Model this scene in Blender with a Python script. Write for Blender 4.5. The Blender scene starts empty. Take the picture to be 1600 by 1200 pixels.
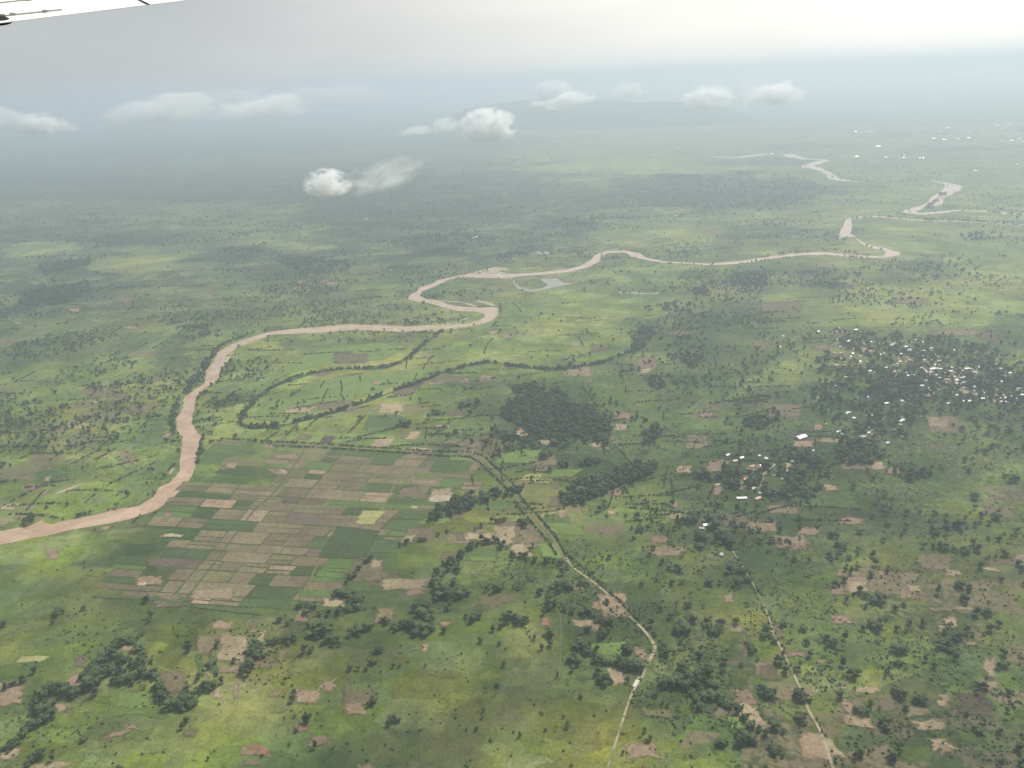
import bpy, bmesh, math, random
import numpy as np
from mathutils import Vector, Matrix, Euler
from mathutils.geometry import tessellate_polygon

random.seed(7)
rng = np.random.default_rng(7)
sc = bpy.context.scene
COL = sc.collection

# ------------------------------------------------------------------ camera, sky, sun, exposure
ALT = 900.0
F = 1256.0                       # focal length in pixels of the 1600 px wide photograph
up_c = Vector((-0.044, 1.0, -475.0 / F)); up_c.normalize()     # world up seen in camera axes (right, up, forward)
pitch = math.asin(-up_c.z)
th = math.asin(up_c.x / math.cos(pitch))
R0 = Vector((1, 0, 0)); U0 = Vector((0, math.sin(pitch), math.cos(pitch))); FW = Vector((0, math.cos(pitch), -math.sin(pitch)))
RT = R0 * math.cos(th) + U0 * math.sin(th)
UP = U0 * math.cos(th) - R0 * math.sin(th)
camd = bpy.data.cameras.new('camera'); cam = bpy.data.objects.new('camera', camd); COL.objects.link(cam)
m = Matrix((RT, UP, -FW)).transposed().to_4x4(); m.translation = Vector((0, 0, ALT))
cam.matrix_world = m
camd.sensor_width = 36.0; camd.lens = 36.0 * F / 1600.0
camd.clip_start = 0.1; camd.clip_end = 200000
sc.camera = cam

SUN_AZ = math.radians(38)        # measured clockwise from +Y (the view direction): ahead and to the right
SUN_EL = math.radians(50)
sdir = Vector((math.sin(SUN_AZ) * math.cos(SUN_EL), math.cos(SUN_AZ) * math.cos(SUN_EL), math.sin(SUN_EL)))
sl = bpy.data.lights.new('sun', 'SUN'); sl.energy = 3.6; sl.angle = math.radians(0.6); sl.color = (1.0, 0.955, 0.88)
so = bpy.data.objects.new('sun', sl); COL.objects.link(so)
so.rotation_euler = sdir.to_track_quat('Z', 'Y').to_euler(); so.location = (0, 0, 2000)

sc.view_settings.view_transform = 'Standard'; sc.view_settings.look = 'None'
sc.view_settings.gamma = 1; sc.view_settings.use_curve_mapping = False
sc.view_settings.exposure = 0.52
sc.render.engine = 'CYCLES'
sc.cycles.use_denoising = True
sc.cycles.max_bounces = 24; sc.cycles.diffuse_bounces = 2; sc.cycles.glossy_bounces = 2
sc.cycles.transmission_bounces = 2; sc.cycles.transparent_max_bounces = 8; sc.cycles.volume_bounces = 22
sc.cycles.volume_step_rate = 0.3; sc.cycles.volume_max_steps = 256
sc.cycles.use_adaptive_sampling = True; sc.cycles.adaptive_threshold = 0.02


class NT:
    """small helper round a node tree"""
    def __init__(s, tree): s.t = tree; tree.nodes.clear()
    def n(s, typ, _set=None, **kw):
        nd = s.t.nodes.new(typ)
        for k, v in (_set or {}).items(): setattr(nd, k, v)
        for k, v in kw.items():
            k2 = int(k[1:]) if k[0] == 'i' and k[1:].isdigit() else k.replace('_', ' ')
            s.put(nd, k2, v)
        return nd
    def put(s, nd, key, v):
        inp = nd.inputs[key]
        if isinstance(v, bpy.types.NodeSocket): s.t.links.new(v, inp)
        elif isinstance(v, bpy.types.Node): s.t.links.new(v.outputs[0], inp)
        else:
            if isinstance(v, (tuple, list)) and len(v) == 3 and inp.type == 'RGBA': v = (*v, 1)
            inp.default_value = v
    def math(s, op, a, b=0.0, c=0.0, clamp=False): return s.n('ShaderNodeMath', {'operation': op, 'use_clamp': clamp}, i0=a, i1=b, i2=c).outputs[0]
    def vmath(s, op, a, b=(0, 0, 0)):
        nd = s.n('ShaderNodeVectorMath', {'operation': op}, i0=a, i1=b)
        return nd.outputs[1] if op in ('LENGTH', 'DOT_PRODUCT', 'DISTANCE') else nd.outputs[0]
    def mix(s, f, a, b, blend='MIX'):
        nd = s.n('ShaderNodeMix', {'data_type': 'RGBA', 'blend_type': blend})
        s.put(nd, 0, f); s.put(nd, 6, a); s.put(nd, 7, b); return nd.outputs[2]
    def ramp(s, v, a, b, lo=0.0, hi=1.0):
        return s.n('ShaderNodeMapRange', {'interpolation_type': 'SMOOTHSTEP'}, i0=v, i1=a, i2=b, i3=lo, i4=hi).outputs[0]
    def lin(s, v, a, b, lo=0.0, hi=1.0):
        return s.n('ShaderNodeMapRange', None, i0=v, i1=a, i2=b, i3=lo, i4=hi).outputs[0]
    def noise(s, vec, scale, detail=3.0, rough=0.5, dist=0.0):
        return s.n('ShaderNodeTexNoise', None, Vector=vec, Scale=scale, Detail=detail, Roughness=rough, Distortion=dist).outputs[0]


def new_world():
    w = bpy.data.worlds.new('World'); sc.world = w; w.use_nodes = True
    t = NT(w.node_tree)
    sky = t.n('ShaderNodeTexSky', {'sky_type': 'NISHITA', 'sun_disc': False, 'sun_elevation': SUN_EL, 'sun_rotation': SUN_AZ,
                                   'altitude': 900, 'air_density': 1.2, 'dust_density': 3.0, 'ozone_density': 1.0})
    tc = t.n('ShaderNodeTexCoord').outputs['Generated']
    d = t.vmath('NORMALIZE', tc)
    # a high veil of thin cloud, brightest round the sun's side of the sky
    hd = Vector((math.sin(SUN_AZ + .25), math.cos(SUN_AZ + .25), 0.18)).normalized()
    c = t.vmath('DOT_PRODUCT', d, tuple(hd))
    glow = t.ramp(c, 0.22, 1.0)
    veil = t.mix(glow, (4.35, 4.45, 4.6), (10.6, 10.1, 9.2))
    sep = t.n('ShaderNodeSeparateXYZ', None, i0=d)
    z = sep.outputs[2]
    n1 = t.noise(t.vmath('MULTIPLY', d, (3, 3, 14)), 1.0, 4, .5, .4)
    veil = t.mix(1.0, veil, t.n('ShaderNodeCombineColor', None, i0=t.lin(n1, .3, .7, .93, 1.07), i1=t.lin(n1, .3, .7, .935, 1.065), i2=t.lin(n1, .3, .7, .95, 1.05)).outputs[0], 'MULTIPLY')
    f = t.ramp(z, 0.25, 0.9, 0.93, 0.55)
    col = t.mix(f, sky.outputs[0], veil)
    bg = t.n('ShaderNodeBackground', None, Color=col, Strength=0.085)
    out = t.n('ShaderNodeOutputWorld', None, Surface=bg)
new_world()

# ------------------------------------------------------------------ geometry helpers
def ray(px, py): return (RT * ((px - 800) / F) + UP * ((600 - py) / F) + FW)
def at(px, py, z=0.0):
    d = ray(px, py); k = (z - ALT) / d.z
    return Vector((d.x * k, d.y * k, z))
def to_px(x, y, z=0.0):
    """ground points (arrays) -> photograph pixels; points behind the camera go far outside"""
    X = np.asarray(x, float); Y = np.asarray(y, float); Z = z - ALT
    r = X * RT.x + Y * RT.y + Z * RT.z; u = X * UP.x + Y * UP.y + Z * UP.z; f = X * FW.x + Y * FW.y + Z * FW.z
    f = np.where(f < 50, 50, f)
    return 800 + F * r / f, 600 - F * u / f

def hash2(ix, iy, seed):
    h = (ix.astype(np.int64) * 374761393 + iy.astype(np.int64) * 668265263 + seed * 974634777) & 0x7fffffff
    h = ((h ^ (h >> 13)) * 1274126177) & 0x7fffffff
    return ((h ^ (h >> 16)) & 0xffff) / 65535.0
def vnoise(x, y, scale, seed=0):
    x = np.asarray(x, float) / scale; y = np.asarray(y, float) / scale
    ix = np.floor(x); iy = np.floor(y); fx = x - ix; fy = y - iy
    fx = fx * fx * (3 - 2 * fx); fy = fy * fy * (3 - 2 * fy)
    a = hash2(ix, iy, seed); b = hash2(ix + 1, iy, seed); c = hash2(ix, iy + 1, seed); d = hash2(ix + 1, iy + 1, seed)
    return (a * (1 - fx) + b * fx) * (1 - fy) + (c * (1 - fx) + d * fx) * fy
def fbm(x, y, scale, seed=0, o=3):
    s = 0; w = 0
    for i in range(o):
        k = .5 ** i; s = s + k * vnoise(x, y, scale * k, seed + i); w += k
    return s / w

def tag(o, label=None, cat=None, group=None, kind=None):
    if label: o['label'] = label
    if cat: o['category'] = cat
    if group: o['group'] = group
    if kind: o['kind'] = kind
    return o
def mesh_obj(name, me, mats=(), parent=None, link=True):
    for mt in mats: me.materials.append(mt)
    o = bpy.data.objects.new(name, me)
    if link: COL.objects.link(o)
    if parent: o.parent = parent
    return o
def bm_mesh(name, bm):
    me = bpy.data.meshes.new(name); bm.to_mesh(me); bm.free(); return me
def grid_mesh(name, P, nu, nv):
    """P: (nu*nv, 3) points in row-major order -> quad mesh"""
    me = bpy.data.meshes.new(name)
    i = (np.arange(nu - 1)[:, None] * nv + np.arange(nv - 1)[None, :]).ravel()
    q = np.stack([i, i + nv, i + nv + 1, i + 1], 1).astype(np.int32)
    me.vertices.add(len(P)); me.vertices.foreach_set('co', P.astype(np.float32).ravel())
    me.loops.add(q.size); me.loops.foreach_set('vertex_index', q.ravel())
    me.polygons.add(len(q)); me.polygons.foreach_set('loop_start', np.arange(0, q.size, 4, dtype=np.int32))
    me.update(calc_edges=True); return me

# ------------------------------------------------------------------ land cover, read off the photograph cell by cell (100 px cells, from y = 200 down)
DG = ["6666655543334444",
      "5655565565444333",
      "5544555433354433",
      "6557122112553788",
      "5433313486566787",
      "3332011135457855",
      "2211011444576645",
      "3332023565665555",
      "2454221135555555",
      "3323222112455555"]
GG = ["3333333465555555",
      "4444433446545555",
      "5565445566655777",
      "5546666666546544",
      "5665676546554444",
      "5665554455444554",
      "6644445545554554",
      "5554444555555544",
      "5655545555555444",
      "5664444555555444"]
BG = ["1111111111111111",
      "1111111111111111",
      "1122111111111121",
      "2221121112221111",
      "2321223221223112",
      "2211122121222232",
      "2211133332222222",
      "1112233222233444",
      "1123222112334555",
      "2222222222344555"]
def cell(tab):
    return np.array([[float(ch) for ch in r] for r in tab])
DG, GG, BG = cell(DG), cell(GG), cell(BG)
def lookup(T, px, py):
    u = np.clip((px - 50) / 100, 0, 14.999); v = np.clip((py - 250) / 100, 0, 8.999)
    i = np.floor(u).astype(int); j = np.floor(v).astype(int); a = u - i; b = v - j
    a = a * a * (3 - 2 * a); b = b * b * (3 - 2 * b)
    return (T[j, i] * (1 - a) + T[j, i + 1] * a) * (1 - b) + (T[j + 1, i] * (1 - a) + T[j + 1, i + 1] * a) * b
# wooded tracts with painted cloud shade (+) and open meadows (-) of the farther plain: centre, half size in photo px, amount
GROVES_SHADE = [(1120,300,150,30,4.5),(1040,285,90,16,3),(640,335,190,26,3.5),(420,300,330,20,3),(60,280,120,25,3),(110,418,75,14,4),(90,465,75,13,4),(350,395,75,9,3.5),
          (470,412,60,13,3.5),(880,350,60,10,3),(700,375,70,14,3),(1430,420,90,18,3),(1300,435,60,14,3),(1170,441,40,11,3),(210,372,110,12,3),(300,545,45,30,3),
          (950,262,160,12,-4),(1150,265,120,8,-3),(700,345,90,10,-2),(210,410,110,14,-3.5),(420,385,110,8,-3),(60,388,80,10,-3),(600,440,120,16,-2),(1280,490,110,22,-3.5),(1500,490,140,22,-3),
          (1010,370,150,16,-2.5),(1420,375,110,24,-2.5),(900,480,160,30,-2.5),(100,590,120,25,-2),(1560,560,60,18,-2)]
def cover(x, y):
    r = np.sqrt(x * x + y * y) + 1
    wx = x + (fbm(x, y, 380, 11) - .5) * 420; wy = y + (fbm(x, y, 380, 17) - .5) * 420
    px, py = to_px(wx, wy)
    D = lookup(DG, px, py); G = lookup(GG, px, py)
    for cx, cy, rx, ry, dd in GROVES_SHADE:
        e = np.clip(1.25 - ((px - cx) / rx) ** 2 - ((py - cy) / ry) ** 2, 0, 1); e = e * e * (3 - 2 * e)
        D = D + dd * e; G = G - dd * .45 * e
    return D, G, lookup(BG, px, py)

# tree belts and woods: (polygon in photograph pixels, tree spacing m, crown size range m)
WOODS = [
    ([(800,602),(830,598),(862,605),(905,636),(950,655),(957,680),(930,692),(900,690),(850,685),(790,657),(775,645),(800,625)], 8, (8, 12)),
    ([(588,850),(592,815),(605,800),(640,795),(700,788),(735,775),(790,763),(815,768),(770,785),(705,806),(650,826),(622,850),(600,872)], 9, (9, 14)),
    ([(873,772),(905,750),(960,738),(1005,722),(1030,733),(985,752),(950,768),(905,790),(880,788)], 9, (9, 14)),
    ([(1105,745),(1150,725),(1190,708),(1240,695),(1300,735),(1268,782),(1190,772),(1130,765)], 15, (8, 15)),
    ([(1160,652),(1200,645),(1235,655),(1215,672),(1170,672)], 12, (8, 13)),
    ([(1300,700),(1345,690),(1390,700),(1385,722),(1350,735),(1310,722)], 11, (9, 15)),
    ([(1275,560),(1300,530),(1400,522),(1470,528),(1560,552),(1640,565),(1640,640),(1560,625),(1480,632),(1430,655),(1400,695),(1340,705),(1290,680),(1270,630)], 16.5, (7, 14)),
    ([(1360,595),(1440,590),(1440,615),(1400,625),(1360,612)], 9, (9, 14)),
    ([(1560,590),(1640,585),(1640,610),(1570,605)], 9, (9, 14)),
    ([(1408,735),(1450,731),(1460,745),(1430,754),(1408,748)], 9, (8, 12)),
    ([(1040,555),(1060,550),(1100,560),(1100,575),(1050,572)], 12, (8, 13)),
    ([(1000,512),(1022,510),(1028,520),(1010,535),(985,548),(980,540)], 10, (8, 13)),
    ([(1008,668),(1030,662),(1035,680),(1020,698),(1005,690)], 9, (8, 13)),
    ([(1010,595),(1035,592),(1038,606),(1015,608)], 11, (8, 12)),
    ([(30,462),(90,450),(150,440),(155,450),(100,478),(35,480)], 14, (10, 16)),
    ([(60,415),(150,402),(140,415),(70,432)], 18, (10, 16)),
    ([(430,405),(500,402),(560,412),(540,425),(470,430)], 20, (9, 14)),
    ([(305,590),(320,560),(345,540),(330,555),(318,590),(300,610),(285,620)], 12, (8, 13)),
    ([(270,515),(330,508),(350,525),(300,535)], 18, (8, 13)),
    ([(1142,440),(1170,430),(1200,432),(1200,450),(1160,452),(1140,448)], 13, (9, 15)),
    ([(1080,455),(1115,440),(1120,450),(1090,464)], 16, (9, 14)),
    ([(1000,480),(1060,472),(1100,480),(1080,492),(1010,488)], 22, (9, 14)),
    ([(1500,366),(1560,362),(1565,374),(1505,378)], 22, (10, 15)),
    ([(1400,420),(1520,400),(1530,430),(1450,440)], 38, (9, 14)),
    ([(1260,425),(1350,418),(1360,450),(1290,455)], 38, (9, 14)),
    ([(640,372),(740,355),(760,375),(700,388),(640,385)], 30, (9, 14)),
    ([(1060,290),(1160,270),(1250,275),(1300,300),(1230,330),(1120,330),(1000,300)], 70, (12, 20)),
    ([(780,400),(830,385),(840,392),(800,410),(775,410)], 16, (8, 13)),
    ([(350,390),(420,378),(410,395),(330,402)], 26, (9, 14)),
    ([(860,345),(930,335),(940,350),(870,356)], 30, (9, 14)),
    ([(280,860+0),(283,858),(284,862)], 9, (8, 9)),
]
# hedges and gallery strips: (points, half width m, spacing m, crown range)
BELTS = [
    ([(375,664),(395,668),(440,665),(470,657),(500,650),(560,632),(600,615),(640,603),(700,580),(740,570),(765,566),(800,572),(850,577),(900,575),(940,567),(1000,545),(1020,520)], 8, 6.0, (5, 11)),
    ([(375,662),(385,640),(405,620),(430,603),(470,587),(520,578),(565,576),(610,573),(640,560),(665,535),(690,518)], 8, 6.5, (5, 10)),
    ([(272,676),(268,655),(274,635),(284,618),(298,604),(318,580),(330,560),(345,540),(375,528),(405,518)], 9, 10, (7, 12)),
    ([(282,700),(284,720),(282,740),(262,757),(248,765)], 5, 11, (6, 10)),
    ([(320,678),(314,690),(312,710),(308,730)], 5, 9, (6, 10)),
    ([(332,607),(312,620),(306,635)], 4, 14, (5, 9)),
    ([(110,812),(125,806),(145,800)], 7, 8, (7, 11)),
    ([(35,823),(45,816),(55,806)], 9, 8, (8, 12)),
    ([(405,522),(430,515),(480,512),(540,503),(600,505),(680,503),(730,503)], 4, 16, (4, 8)),
    ([(600,418),(660,420)], 6, 20, (6, 9)),
    ([(640,443),(680,433),(715,424),(740,420)], 6, 12, (6, 10)),
    ([(880,578),(900,565)], 6, 9, (8, 12)),
    ([(60,1052),(30,1068),(5,1078)], 7, 8, (7, 11)),
    ([(1100,1060),(1125,1045),(1090,1065),(1040,1068)], 9, 9, (8, 12)),
    ([(1330,342),(1380,339),(1450,344),(1520,346),(1600,349)], 12, 15, (8, 14)),
    ([(1036,412),(1104,415),(1171,411),(1212,405),(1289,399),(1357,404)], 5, 16, (5, 10)),
    ([(1340,284.5),(1400,283),(1450,283)], 16, 16, (9, 14)),
    ([(1470,305),(1476,302)], 20, 10, (9, 14)),
    ([(1448,326),(1456,322)], 22, 10, (9, 14)),
    ([(772,509),(784,494),(782,480)], 4, 12, (5, 9)),
    ([(935,398),(960,390),(1000,394)], 5, 14, (5, 9)),
    ([(1540,330.5),(1556,333),(1600,337)], 14, 14, (8, 13)),
    ([(1560,328),(1600,332)], 14, 18, (8, 13)),
    ([(1405,396),(1350,384),(1340,372)], 8, 22, (8, 12)),
    ([(1210,398),(1290,390),(1340,395)], 8, 22, (8, 12)),
    ([(1465,312),(1450,322)], 12, 14, (8, 13)),
    ([(0,656),(40,652),(110,661),(200,660)], 3, 14, (4, 7)),
    ([(430,455),(350,470),(450,474)], 8, 18, (7, 11)),
    ([(600,480),(520,470),(450,474)], 6, 30, (7, 11)),
    ([(700,955),(720,870),(745,852),(775,845),(800,868),(830,875),(870,880),(890,890)], 6, 9, (7, 12)),
    ([(670,915),(690,895),(705,880),(720,868)], 10, 9, (8, 13)),
    ([(620,855),(650,848),(680,838),(700,832),(735,832),(760,818),(800,812)], 5, 9, (6, 10)),
    ([(520,935),(540,915),(560,890),(590,868)], 7, 9, (7, 11)),
    ([(1290,905),(1340,935),(1375,975)], 4, 22, (5, 9)),
    ([(1270,600),(1240,610),(1200,620)], 12, 22, (6, 10)),
    ([(985,1170),(970,1180)], 3, 30, (4, 6)),
    ([(1140,1095),(1170,1125),(1200,1150),(1230,1175)], 4, 12, (5, 8)),
    ([(1000,1080),(1030,1095),(1060,1120),(1070,1140)], 3, 7, (3, 5)),
    ([(820,1085),(850,1120)], 1, 9, (2, 4)),
    ([(930,930),(960,960),(1000,990),(1040,1020)], 2, 6, (3, 5)),
    ([(1150,870),(1175,910),(1200,950),(1210,990),(1235,1040),(1260,1095),(1290,1150),(1310,1200)], 3, 14, (3, 6)),
    ([(100,780),(60,800),(20,815)], 4, 12, (5, 8)),
    ([(950,700),(1060,706),(1010,703)], 2, 14, (3, 5)),
]
# individual trees: (photo x, photo y, crown width in photo px)
TR = []
def T(ox, oy, s, txt, sz):
    for w in txt.split():
        a = [float(v) for v in w.split(',')]
        TR.append((ox + a[0] / s, oy + a[1] / s, (a[2] if len(a) > 2 else sz)))
T(0, 900, 4, "885,360,7 830,400 780,405 720,420 690,450 660,490 640,520,14 600,550,14 560,580 530,620 560,650,15 600,670 620,640 600,600,15 880,440,13 900,480 880,520 840,540 790,520 750,500 710,490 700,580,13 740,590 780,640,14 820,630,14 890,600,12 930,610 970,620 1000,670 1010,710 1040,760 1060,800,13 1100,790,13 1130,810 1150,760,14 1180,790 1220,780 1240,700 1290,680 1340,680 1390,650,9 1550,600 1560,540,12 1530,560 1580,460 1360,430,8 560,690 300,700 340,710 380,700 420,720,13 460,730,13 490,720 270,740 240,790 260,830,13 300,820,13 320,860,13 280,880,13 250,900,12 230,920,12 200,930,12 170,960,10 150,990,9 100,1040 70,1060 280,1110 210,1130 330,1140,9 1170,900,9 1140,940,8 930,280,7 950,530,6 360,220,10 1010,740 1180,750,14 580,620,15", 11)
T(400, 900, 4, "560,110 600,130,13 640,150,13 520,100 640,190 580,200 520,210 460,230,9 400,230,9 340,190 280,180,10 320,220,10 150,270,9 200,290,9 370,310 420,300,13 450,330,14 390,350,14 340,360 250,370 210,390,10 130,400,10 80,410,8 450,390,12 500,400,12 640,330,13 690,320 720,310 600,350,10 820,280,11 870,300,12 920,300,12 1050,180,16 1070,230,16 1090,270,16 1030,220,15 980,300,16 1020,310,17 1060,320,16 1090,310,14 1000,340,13 1060,350,13 950,290,13 1140,60,15 1180,80,14 1150,110,14 1200,100,13 1280,80,13 1280,110,13 1130,30,12 770,455,11 740,530,10 590,570,9 640,575,8 690,580,7 310,460,12 20,460,12 10,490,12 5,430,12 740,780,10 845,890,11 870,890,8 835,920,8 370,1060,8 240,730,8 230,770,8 1360,250,13 1350,270,10 1490,80,11 1520,70,11 1560,240,12 1580,270,12 1400,400,9 1520,420,7 1480,330,8 1550,550,7 1510,680,7 1420,840,6 1415,880,6 1380,950,7 1470,1020,6 1315,960,4 780,600,4 810,1050,4 1060,560,5 900,560,6 860,560,6", 11)
T(800, 900, 4, "330,40,13 350,60,12 430,40,10 250,80 240,110,12 240,160,12 240,180,10 300,50,10 175,95,10 45,60,10 330,200,9 380,210,10 440,210,12 480,220,10 520,240,10 550,270,10 590,280,11 620,290,9 200,230,8 230,340,13 40,280,12 80,270,12 20,250,11 420,410,14 400,430,12 480,465,14 370,510,15 540,510,14 580,530,10 430,370,9 570,360,12 600,340,9 730,450,15 700,530,14 740,540,17 780,550,15 650,550,9 620,540,9 540,600,10 560,640,13 590,640,12 720,650,8 185,445,8 970,480,10 1080,330,15 1040,330,15 1060,310,13 1220,290,10 1240,260,7 1290,320,13 1310,290,10 1275,345,11 1110,180,8 1090,180,8 925,205,7 1240,30,12 1400,40,10 1465,15,10 1060,30,9 1000,40,9 900,20,6 810,50,8 1580,320,11 1575,370,10 1490,430,10 1500,460,10 1060,570,12 1080,560,12 970,650,14 1010,650,16 1050,660,16 1090,670,15 1040,630,14 1100,620,13 1160,600,12 1140,650,14 1180,640,10 1260,670,12 1300,740,13 1240,740,14 1200,740,14 1160,760,11 1180,810,12 1120,720,11 1360,800,11 1400,840,9 1450,890,10 1500,930,10 1540,950,9 1580,980,9 1450,1010,16 1490,1010,13 1420,1030,12 1300,1040,12 1570,720,12 345,930,9 210,960,5 50,990,7 320,880,5 430,750,7 830,965,6 865,1010,8 850,1030,6 380,580,8 1430,550,6 1060,400,9 300,90,8", 11)
T(1200, 900, 4, "415,50,9 490,150,8 680,130,12 660,150,10 710,170,9 795,205,9 850,180,6 740,260,7 640,290,10 670,310,13 690,330,9 590,330,7 880,290,8 1060,95,9 1235,150,10 1200,55,12 1370,230,10 1440,300,9 1390,330,9 1240,340,9 1200,370,12 1090,420,12 1140,460,10 1100,350,7 400,410,13 430,470,6 480,380,9 465,545,9 510,610,9 540,630,9 560,600,8 220,320,10 100,290,10 240,410,9 260,490,9 70,520,14 40,400,9 185,575,8 780,450,9 820,450,13 850,470,9 1170,510,8 1470,480,9 1485,550,10 820,540,10 755,580,7 450,750,9 570,830,14 640,795,8 810,730,12 850,740,9 970,770,12 740,910,14 700,910,9 770,1110,13 1310,690,8 1350,690,9 1500,730,8 20,730,11 10,750,9 190,740,13 210,760,12 40,930,14 190,870,13 1310,960,10 1350,910,6 1450,970,7 570,1100,12 1570,1080,9 1590,1160,11 1450,1170,8 1040,560,8 980,520,7 20,1060,11 40,1090,11 1490,840,6 960,380,4 830,930,6", 9)
T(1200, 700, 4, "1520,190,12 950,400,6 1050,500,13 1100,610,14 1190,480,12 1430,430,11 1330,420,7 1240,635,11 640,790,9 470,600,14 320,485,8 720,570,8 330,240,8 130,300,10 90,280,10 1300,300,11 200,440,8 400,540,10 160,690,8 100,640,8", 9)
T(900, 600, 4, "860,840,18 880,880,15 920,930,17 940,960,17 780,940,14 740,830,13 700,850,13 780,1010,10 965,1140,10 1040,1160,11 400,900,10 210,1080,8 540,1110,8 640,1150,12 880,740,10 760,560,13 800,560,12 840,590,9 1330,710,9 1170,230,10 150,640,14 40,660,16 180,620,14 30,600,14", 12)
T(560, 600, 4, "240,180,7 90,30,5 700,180,9 650,120,10 690,120,10 750,120,9 940,300,14 950,320,13 870,290,8 1040,340,9 1060,350,10 1100,390,8 1200,430,9 1170,450,10 1150,455,9 1400,480,12 1440,480,12 1290,490,11 1500,470,10 1540,350,10 1540,390,5 1220,360,10 1050,870,12 1040,850,10 1090,1010,6 480,170,10 500,175,10 440,205,8 300,240,11 270,235,10 320,250,9 10,210,8 910,790,3 770,965,9 700,1010,9", 9)

# ------------------------------------------------------------------ plain materials
def pmat(name, fn):
    m_ = bpy.data.materials.new(name); m_.use_nodes = True; t = NT(m_.node_tree)
    b = t.n('ShaderNodeBsdfPrincipled'); t.n('ShaderNodeOutputMaterial', None, Surface=b.outputs[0])
    b.inputs['Roughness'].default_value = .9; b.inputs['Specular IOR Level'].default_value = .15
    fn(t, b); return m_
def objco(t): return t.n('ShaderNodeTexCoord').outputs['Object']
def worldco(t): return t.n('ShaderNodeNewGeometry').outputs['Position']
def hsv(t, col, h=.5, s=1.0, v=1.0):
    return t.n('ShaderNodeHueSaturation', None, Hue=h, Saturation=s, Value=v, Color=col).outputs[0]

def soil(name, c, stripe=0.0):
    def fn(t, b):
        p = worldco(t); rnd = t.n('ShaderNodeObjectInfo').outputs['Random']
        n1 = t.noise(p, .018, 4, .6); n2 = t.noise(p, .13, 4, .72)
        v = t.math('MULTIPLY', t.lin(n1, .3, .7, .78, 1.2), t.lin(n2, .3, .7, .72, 1.3))
        v = t.math('MULTIPLY', v, t.lin(rnd, 0, 1, .78, 1.22))
        col = hsv(t, c, t.lin(n1, .3, .7, .49, .512), t.lin(n2, .3, .7, 1.1, .85), v)
        g = t.ramp(t.noise(t.vmath('ADD', p, (300, 80, 0)), .05, 5, .7), .54, .68)       # weeds coming through
        col = t.mix(t.math('MULTIPLY', g, .6), col, (.075, .095, .035))
        t.put(b, 'Base Color', col); b.inputs['Roughness'].default_value = 1
    return pmat(name, fn)
def crop(name, c, amt=.18):
    def fn(t, b):
        p = worldco(t); rnd = t.n('ShaderNodeObjectInfo').outputs['Random']
        n1 = t.noise(p, .02, 4, .6); n2 = t.noise(p, .16, 4, .7)
        v = t.math('MULTIPLY', t.lin(n1, .3, .7, 1 - amt, 1 + amt), t.lin(n2, .3, .7, .72, 1.25))
        v = t.math('MULTIPLY', v, t.lin(rnd, 0, 1, .82, 1.18))
        col = hsv(t, c, t.lin(n1, .3, .7, .49, .51), 1.0, v)
        s = t.ramp(t.noise(t.vmath('ADD', p, (77, 520, 0)), .045, 5, .7), .58, .7)
        col = t.mix(t.math('MULTIPLY', s, .5), col, (.13, .105, .07))
        t.put(b, 'Base Color', col); b.inputs['Roughness'].default_value = 1
    return pmat(name, fn)
M = {
    'pink': soil('soil_pink', (.245, .174, .112)), 'tan': soil('soil_tan', (.29, .225, .135)), 'brown': soil('soil_brown', (.152, .124, .068)),
    'dark': soil('soil_dark', (.098, .075, .056)), 'red': soil('soil_red', (.25, .135, .085)), 'pale': soil('soil_pale', (.38, .32, .22)),
    'olive': crop('crop_olive', (.135, .125, .06)), 'dgreen': crop('crop_dark_green', (.060, .088, .031)), 'green': crop('crop_green', (.082, .125, .034)),
    'lgreen': crop('crop_light_green', (.13, .185, .045)), 'yellow': crop('crop_yellow', (.27, .265, .10), .1),
}
def water_fn(c, rough):
    def fn(t, b):
        p = worldco(t)
        n = t.noise(p, .009, 6, .65, 2.5); n2 = t.noise(p, .05, 4, .6, 3.0)
        t.put(b, 'Base Color', hsv(t, c, .5, t.lin(n, .35, .65, 1.08, .9), t.math('MULTIPLY', t.lin(n, .35, .65, .80, 1.16), t.lin(n2, .35, .65, .94, 1.05))))
        b.inputs['Roughness'].default_value = rough; b.inputs['Specular IOR Level'].default_value = .5; b.inputs['IOR'].default_value = 1.5
        bp = t.n('ShaderNodeBump', None, Strength=.25, Distance=.3, Height=t.noise(p, .6, 3, .6)); t.put(b, 'Normal', bp.outputs[0])
    return fn
M['river'] = pmat('river_water', water_fn((.42, .28, .175), .16))
M['pond'] = pmat('pond_water', water_fn((.22, .20, .165), .3))
M['track'] = pmat('dirt_track', lambda t, b: t.put(b, 'Base Color', t.mix(t.ramp(t.noise(worldco(t), .03, 5, .7), .42, .6), (.36, .30, .19), (.16, .165, .075))))

def leaf_fn(c1, c2):
    def fn(t, b):
        rnd = t.n('ShaderNodeObjectInfo').outputs['Random']; p = objco(t)
        n = t.noise(p, 5.0, 3, .6)
        col = t.mix(t.math('MULTIPLY', t.math('ADD', t.ramp(n, .35, .65), rnd), .5), c1, c2)
        col = hsv(t, col, t.lin(rnd, 0, 1, .485, .51), 1.0, t.lin(t.math('FRACT', t.math('MULTIPLY', rnd, 7.3)), 0, 1, .75, 1.25))
        t.put(b, 'Base Color', col); b.inputs['Roughness'].default_value = .75
    return fn
M['leaf'] = pmat('tree_leaves', leaf_fn((.031, .050, .021), (.078, .106, .040)))
M['leaf2'] = pmat('shrub_leaves', leaf_fn((.040, .066, .020), (.075, .112, .028)))
M['bark'] = pmat('bark', lambda t, b: t.put(b, 'Base Color', t.mix(t.noise(objco(t), 9, 4, .6), (.10, .075, .05), (.2, .16, .12))))

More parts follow.
